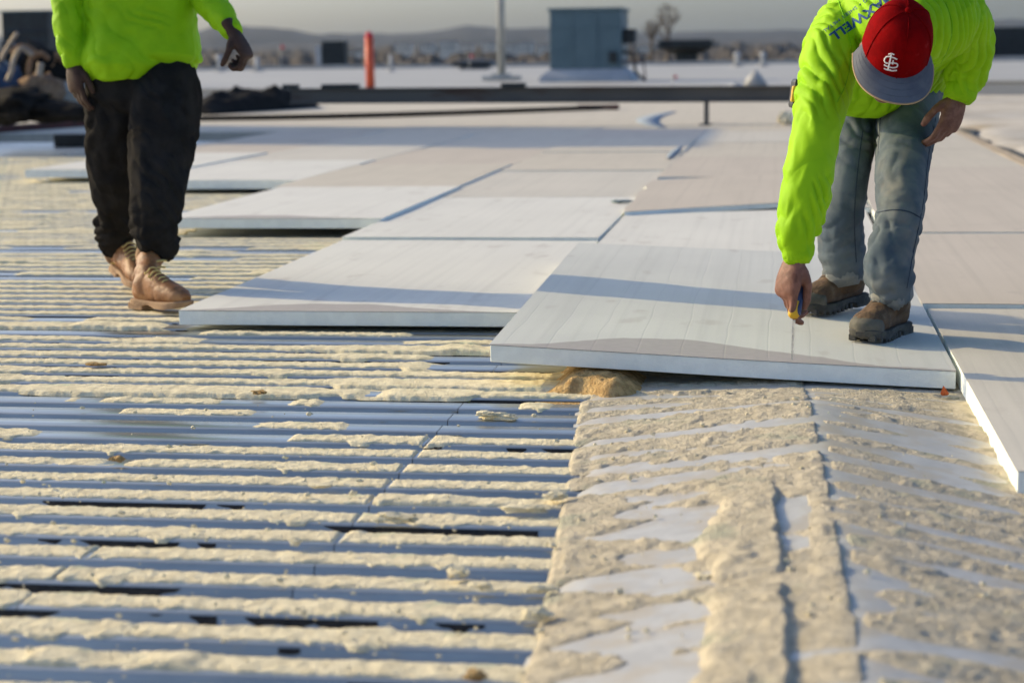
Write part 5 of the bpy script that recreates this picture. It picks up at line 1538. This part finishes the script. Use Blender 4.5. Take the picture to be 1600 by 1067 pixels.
cap_o = obj('cap', np.array(V), F, M_CAP, W2, smooth=True)
capV = np.array(V)
for k6 in range(6):
    j = int(round((k6 + 0.5) / 6 * nm - 0.001)) % nm
    line = [capV[i * nm + j] + (capV[i * nm + j] - OC) * 0.008 for i in range(0, nr, 1)]
    mb = MB(); mb.tube(line, 0.0016, n=6); mb.build('seam', M_CAP, cap_o, smooth=True)
v, f = ellipsoid(cl(0, -0.006, 0.113), [cap_rt * 0.010, cap_fw * 0.010, cap_up * 0.006], 14, 8); obj('button', v, f, M_CAP, cap_o, smooth=True)
# brim
V, F, edge_l = [], [], []
na, nb_ = 40, 9
for i in range(na):
    a = math.radians(-88 + 176 * i / (na - 1))
    for j in range(nb_):
        t = j / (nb_ - 1)
        x0, y0 = 0.082 * math.sin(a), 0.098 * math.cos(a)
        x1, y1 = 0.098 * math.sin(a) * (1 + 0.10 * math.cos(a)), 0.085 * math.cos(a) ** 0.75 + 0.090 * math.cos(a)
        x, y = x0 + (x1 - x0) * t, y0 + (y1 - y0) * t
        z = -0.004 - 0.022 * (x / 0.1) ** 2 * t - 0.010 * t
        V.append(cl(x, y, z))
        if j == nb_ - 1: edge_l.append(cl(x, y, z - 0.001))
n0 = len(V)
V += [np.array(q) - cap_up * 0.0035 for q in V]
for i in range(na - 1):
    for j in range(nb_ - 1):
        a = i * nb_ + j
        F.append((a, a + 1, a + nb_ + 1, a + nb_)); F.append((n0 + a, n0 + a + nb_, n0 + a + nb_ + 1, n0 + a + 1))
br = obj('brim', np.array(V), F, M_BRIM, cap_o, smooth=True)
mb = MB(); mb.tube(edge_l, 0.0024, n=6); mb.build('piping', M_PIPING, br, smooth=True)
for tt in (0.25, 0.5, 0.75):
    ln = [V[i * nb_ + int(tt * (nb_ - 1))] + cap_up * 0.0004 for i in range(2, na - 2)]
    mb = MB(); mb.tube(ln, 0.0004, n=5); mb.build('stitching', M_BRIM, br, smooth=True)

# embroidered emblem: interlocked letters, laid on the crown
cap_b = bvh_of(cap_o)
def stroke(pts, wpx, lift):
    """flat raised ribbon along a pixel polyline"""
    P = crom(np.array(pts, float), 8)
    T = np.gradient(P, axis=0); T /= np.linalg.norm(T, axis=1)[:, None]
    Nn = np.c_[-T[:, 1], T[:, 0]]
    V, F = [], []
    prev = None
    for p_, n_ in zip(P, Nn):
        row = []
        for sgn in (-1, -0.5, 0.5, 1):
            q = p_ + n_ * sgn * wpx / 2
            h = ray_px(cap_b, q[0], q[1])
            if h is None: row = None; break
            pos, nrm, d = h
            row.append(pos - d * (lift if abs(sgn) < 0.9 else -0.0005))
        if row is None: prev = None; continue
        i0 = len(V); V += row
        if prev is not None:
            for q in range(3): F.append((prev + q, prev + q + 1, i0 + q + 1, i0 + q))
        prev = i0
    return V, F
mb = MB()
ex, ey = 1391.5, 97.0
def E_(pts): return [(ex + a, ey + b) for a, b in pts]
for pts, wp in ((E_([(1.5, -13), (0, -5), (-2, 4), (-4, 13)]), 2.8),                       # upright of the T
                (E_([(-3.5, -11.5), (1.5, -12.5), (6, -11)]), 2.4),                        # its top bar
                (E_([(-10.5, 10.5), (-4, 13.0), (0.5, 12.6)]), 2.4),
                (E_([(10.5, -3.5), (4, -6.5), (-5, -8.0), (-9.5, -3.5), (-8.0, 1.5), (-3.5, 2.4)]), 2.4),   # S, upper bowl
                (E_([(-2.0, 2.2), (5, 2.0), (10.8, 3.8), (9.5, 8.2), (2, 9.2), (-8, 6.0), (-9.5, 4.0)]), 2.4),
                (E_([(4.2, -2.5), (3.6, 1.5), (3.4, 4.5)]), 2.2),
                (E_([(-4.5, 12.0), (2, 14.0), (10.0, 13.5)]), 2.6)):                         # foot of the L
    v, f = stroke(pts, wp, 0.0024)
    if len(v): mb.add(v, f)
mb.build('emblem', M_WHITE, cap_o)

# printed lettering across the shoulder
def lettering(text, p0, p1, hpx, width=1.0, bold=0.0, name='lettering'):
    """text read from p0 to p1 (pixels), letters hpx tall, laid on the shirt"""
    cu = bpy.data.curves.new('t', 'FONT'); cu.body = text; cu.size = 1.0; cu.offset = bold; cu.resolution_u = 2
    to = bpy.data.objects.new('t', cu); COL.objects.link(to)
    dg = bpy.context.evaluated_depsgraph_get()
    me = bpy.data.meshes.new_from_object(to.evaluated_get(dg))
    bpy.data.objects.remove(to)
    bm = bmesh.new(); bm.from_mesh(me)
    bmesh.ops.triangulate(bm, faces=bm.faces)
    bmesh.ops.subdivide_edges(bm, edges=[e for e in bm.edges if e.calc_length() > 0.12], cuts=3, use_grid_fill=True)
    bmesh.ops.triangulate(bm, faces=bm.faces)
    A = np.array([v.co[:2] for v in bm.verts]); Fc = [[v.index for v in f.verts] for f in bm.faces]
    bm.free(); bpy.data.meshes.remove(me)
    A[:, 0] -= A[:, 0].min(); A[:, 0] /= A[:, 0].max(); A[:, 1] /= 0.70
    p0, p1 = np.array(p0, float), np.array(p1, float)
    r = p1 - p0; ru = r / np.linalg.norm(r); up_ = np.array([-ru[1] * -1, -ru[0]])  # perpendicular so that the text is upside down here
    up_ = np.array([ru[1], -ru[0]])
    V = []
    ok = []
    for u, v in A:
        q = p0 + r * u + up_ * v * hpx
        h = ray_px(shirt_b, q[0], q[1])
        if h is None: V.append((0, 0, 0)); ok.append(False)
        else: V.append(h[0] - h[2] * 0.0016); ok.append(True)
    F = [f for f in Fc if all(ok[i] for i in f) and max(np.linalg.norm(np.array(V[f[a]]) - np.array(V[f[a - 1]])) for a in range(3)) < 0.05]
    used = sorted({i for f in F for i in f}); mp = {a: b for b, a in enumerate(used)}
    if F: return obj(name, np.array([V[i] for i in used]), [[mp[i] for i in f] for f in F], M_INK, sh2)
shirt_b = bvh_of(sh2)
lettering('MAXWELL', (1391, -13), (1295, 55), 14.0, bold=0.03)
lettering('ROOFING + SHEET METAL', (1385, -26), (1285, 48), 5.0)

# boots
fr = np.array([0.30, 5.42]); 
hr_ = ground(1410, 519, 0.078); toe_r = ground(1350, 538, 0.076)
boot(W2, np.array([hr_[0], hr_[1], b3z(hr_[0], hr_[1]) + 0.0]), RH * -0.58 - FH * 0.82, UP, at(1395, 462, 5.45), (M_BOOT_B, M_SOLE_B, M_LACE, M_TOE_B), 'B', 0.30)
hl_ = ground(1346, 484, 0.088)
boot(W2, np.array([hl_[0], hl_[1], b3z(hl_[0], hl_[1]) + 0.022]), RH * -0.72 - FH * 0.68 - UP * 0.06, UP, at(1326, 432, 5.86), (M_BOOT_B, M_SOLE_B, M_LACE, M_TOE_B), 'B', 0.30)

# ------------------------------------------------------------------ tape measure and saw
M_YEL = mat('yellow_plastic', (0.72, 0.42, 0.02), (0.62, 0.36, 0.02), scale=20, rough=0.45)
M_BLK = mat('black_plastic', (0.02, 0.02, 0.02), rough=0.45)
M_HND = mat('blue_grip', (0.05, 0.075, 0.16), (0.04, 0.06, 0.13), scale=30, rough=0.5)
M_BLADE = mat('saw_steel', (0.36, 0.37, 0.39), (0.26, 0.27, 0.28), scale=60, rough=0.35, metal=0.9)
p = at(1246, 147, 5.34)
r = empty('tape_measure', p); tag(r, 'black and yellow tape measure clipped at the bending worker\'s hip', 'tape measure')
Mt = Matrix(((RH[0], FH[0], 0, 0), (RH[1], FH[1], 0, 0), (0, 0, 1, 0), (0, 0, 0, 1))) @ Matrix.Rotation(0.12, 4, 'Y')
MB().box(p, (0.036, 0.075, 0.084), M=Mt, bev=0.010).build('case', M_BLK, r, smooth=False)
MB().box(p - FH * 0.030 - RH * 0.012, (0.020, 0.022, 0.046), M=Mt, bev=0.005).build('label', M_YEL, r)
MB().box(p - FH * 0.042 - RH * 0.011 + UP * 0.002, (0.013, 0.002, 0.012), M=Mt).build('mark', M_BLK, r)
MB().box(p + RH * 0.022, (0.006, 0.02, 0.07), M=Mt, bev=0.002).build('clip', M_BLADE, r)
tip = at(1237.5, 562, 5.045); tip[2] = min(tip[2], b3z(tip[0], 5.06) - 0.004) if False else tip[2]
gt = at(1241, 484, 5.03); hd_ = at(1250, 452, 5.06)
r = empty('hand_saw', (tip + gt) / 2); tag(r, 'small jab saw with yellow and blue handle in the bending worker\'s hand', 'saw')
ax = (gt - tip) / np.linalg.norm(gt - tip)
mb = MB(); mb.tube([hd_ + (hd_ - gt) * 0.4, hd_, gt + (hd_ - gt) * 0.35], [(0.014, 0.016), (0.015, 0.017), (0.015, 0.017)], n=16, sub=4, power=2.6); mb.build('handle', M_HND, r, smooth=True)
mb = MB(); mb.tube([gt + (hd_ - gt) * 0.5, gt + (hd_ - gt) * 0.2, gt - ax * 0.012, gt - ax * 0.020], [(0.012, 0.014), (0.014, 0.016), (0.0165, 0.016), (0.012, 0.010)], n=16, sub=4, power=2.6); mb.build('guard', M_YEL, r, smooth=True)
mb = MB(); mb.tube([gt + (hd_ - gt) * 0.45 + RH * 0.010, gt + RH * 0.012, gt - ax * 0.012 + RH * 0.013], [(0.007, 0.015), (0.008, 0.016), (0.006, 0.014)], n=12, sub=4); mb.build('grip_pad', M_HND, r, smooth=True)
# toothed blade
nT = 34
sdv = RH * 0.8 - FH * 0.6
V = []
for i in range(nT * 2 + 1):
    t = i / (nT * 2)
    c_ = gt - ax * 0.008 + (tip - gt + ax * 0.008) * t
    w_ = 0.0042 * (1 - 0.55 * t)
    tooth = 0.0022 if i % 2 else 0.0
    for fz in (-1, 1):
        V += [c_ + sdv * (w_ + tooth) + FH * 0.0006 * fz, c_ - sdv * (w_ + tooth) + FH * 0.0006 * fz]
F = []
for i in range(nT * 2):
    a = i * 4; b = a + 4
    F += [(a, a + 1, b + 1, b), (a + 2, b + 2, b + 3, a + 3), (a, b, b + 2, a + 2), (a + 1, a + 3, b + 3, b + 1)]
obj('blade', V, F, M_BLADE, r)

# ------------------------------------------------------------------ loose foam pieces
def loose(px, py, r3, m_, label, seed, z=0.012, name='foam_chunk', cat='foam chunk', yaw=0.0, sub=3):
    g = ground(px, py, z)
    o = chunk(g, r3, m_, seed, name, yaw=yaw, sub=sub)
    return tag(o, label, cat, 'loose foam pieces on the deck')
loose(778, 655, (0.047, 0.020, 0.008), M_FOAM, 'flat cream foam flake on the bare ribs in the middle of the deck', 21, 0.0)
loose(760, 650, (0.022, 0.014, 0.006), M_FOAM, 'small foam flake leaning on the flat cream one', 22, 0.01)
loose(182, 722, (0.016, 0.009, 0.006), M_FOAM_ORANGE, 'small orange foam crumb left of centre on the ribs', 23)
loose(405, 616, (0.019, 0.011, 0.006), M_FOAM_ORANGE, 'small orange foam crumb below the white board\'s left half', 24)
loose(148, 572, (0.029, 0.013, 0.005), M_FOAM_ORANGE, 'flat tan foam flake below the walking worker', 25)
loose(500, 762, (0.024, 0.009, 0.004), M_FOAM, 'thin cream foam shaving on the third rib below centre', 26)
loose(620, 815, (0.045, 0.014, 0.009), M_FOAM, 'long lumpy foam piece left of the cover plate', 27)
loose(716, 902, (0.019, 0.013, 0.008), M_FOAM, 'left foam lump of the pair in the lower middle', 28)
loose(752, 922, (0.017, 0.012, 0.007), M_FOAM, 'right foam lump of the pair in the lower middle', 29)
loose(820, 800, (0.040, 0.013, 0.007), M_FOAM, 'long foam sliver at the edge of the cover plate', 30)
loose(868, 780, (0.024, 0.013, 0.008), M_FOAM, 'foam lump above the long sliver by the cover plate', 31)
loose(840, 925, (0.026, 0.009, 0.006), M_FOAM, 'oblong foam block beside the lower cover plate edge', 32, 0.012, yaw=0.1)
loose(838, 968, (0.024, 0.015, 0.009), M_FOAM, 'thick foam lump below the oblong block', 33)
loose(742, 1062, (0.014, 0.012, 0.008), M_FOAM_ORANGE, 'foam lump cut by the bottom edge of the frame', 34)
loose(462, 852, (0.012, 0.008, 0.007), M_FOAM, 'upright foam chip on a rib at lower left', 35, 0.015)
loose(1100, 905, (0.014, 0.011, 0.005), M_FOAM, 'cream foam chip on the bare cover plate', 36, 0.045)
loose(1400, 830, (0.020, 0.009, 0.004), M_FOAM, 'cream foam chip on the right slope of the ridge', 37, 0.05)
loose(1552, 806, (0.016, 0.009, 0.004), M_FOAM, 'pale foam chip near the right frame edge', 38, 0.02)
loose(1486, 628, (0.023, 0.012, 0.007), M_FOAM_DUSTY, 'mossy lump in front of the right corner of the tilted board', 39, 0.006)
g = ground(1476, 622, 0.01)
o = obj('orange_leaf', [g, g + RH * 0.012 + UP * 0.012, g - RH * 0.004 + UP * 0.034, g - RH * 0.012 + UP * 0.012, g + FH * 0.003 + UP * 0.012, g - FH * 0.004 + UP * 0.014], [(0, 1, 4), (1, 2, 4), (2, 3, 4), (3, 0, 4), (0, 5, 1), (1, 5, 2), (2, 5, 3), (3, 5, 0)], mat('leaf_orange', (0.62, 0.13, 0.03), rough=0.7))
tag(o, 'small upright orange leaf in front of the tilted board\'s right corner', 'leaf')
# crumbling aged foam under the propped board
gxx = np.arange(-0.66, -0.20, 0.005); gyy = np.arange(4.84, 5.9, 0.008)
X, Y = np.meshgrid(gxx, gyy, indexing='ij')
n_ = fbm(p3(X * 16, Y * 16), 5, 161); lay = np.floor(fbm(p3(X * 5, Y * 7), 3, 162) * 7) / 7
e_ = sstep(0.0, 0.10, X + 0.66) * sstep(4.89, 4.97, Y + 0.14 * (fbm(p3(X * 9, Y * 3), 3, 163) - 0.5)) * sstep(-0.34, -0.46, X)
Z = e_ * (0.034 + 0.03 * lay + 0.045 * (n_ - 0.5)) - 0.006
nxg, nyg = X.shape
I = np.arange(nxg * nyg).reshape(nxg, nyg)
V = np.stack([X, Y, np.minimum(Z, 0.057 - 0.047 * (X + 0.5))], -1).reshape(-1, 3)
o = obj('aged_foam_mound', V, np.stack([I[:-1, :-1], I[1:, :-1], I[1:, 1:], I[:-1, 1:]], -1).reshape(-1, 4), M_FOAM_ORANGE, smooth=True)
tag(o, 'crumbling orange-brown foam mound under the tilted board\'s left half', 'foam mound')
# crumbs too small to count
mb = MB()
rr = np.random.RandomState(5)
for i in range(420):
    px, py = rr.uniform(-40, 930), 610 + 480 * rr.rand() ** 0.8
    if i > 260: px, py = rr.uniform(900, 1580), rr.uniform(640, 1060)
    g = ground(px, py, 0.0)
    if i > 260: g[2] = float(plate_z(g[0], g[1])) + 0.004
    else: g[2] = 0.012
    s_ = 0.0016 + 0.0045 * rr.rand() ** 3
    v, f = ellipsoid(g + UP * s_ * 0.5, [RH * s_ * rr.uniform(0.8, 1.9), FH * s_ * rr.uniform(0.7, 1.2), UP * s_ * 0.8], 6, 4)
    v = v + (rr.rand(*v.shape) - 0.5) * s_ * 0.5
    mb.add(v, f)
o = mb.build('foam_crumbs', M_FOAM, org=(-0.5, 4, 0)); tag(o, 'tiny foam crumbs scattered over the deck', 'crumbs', kind='stuff')
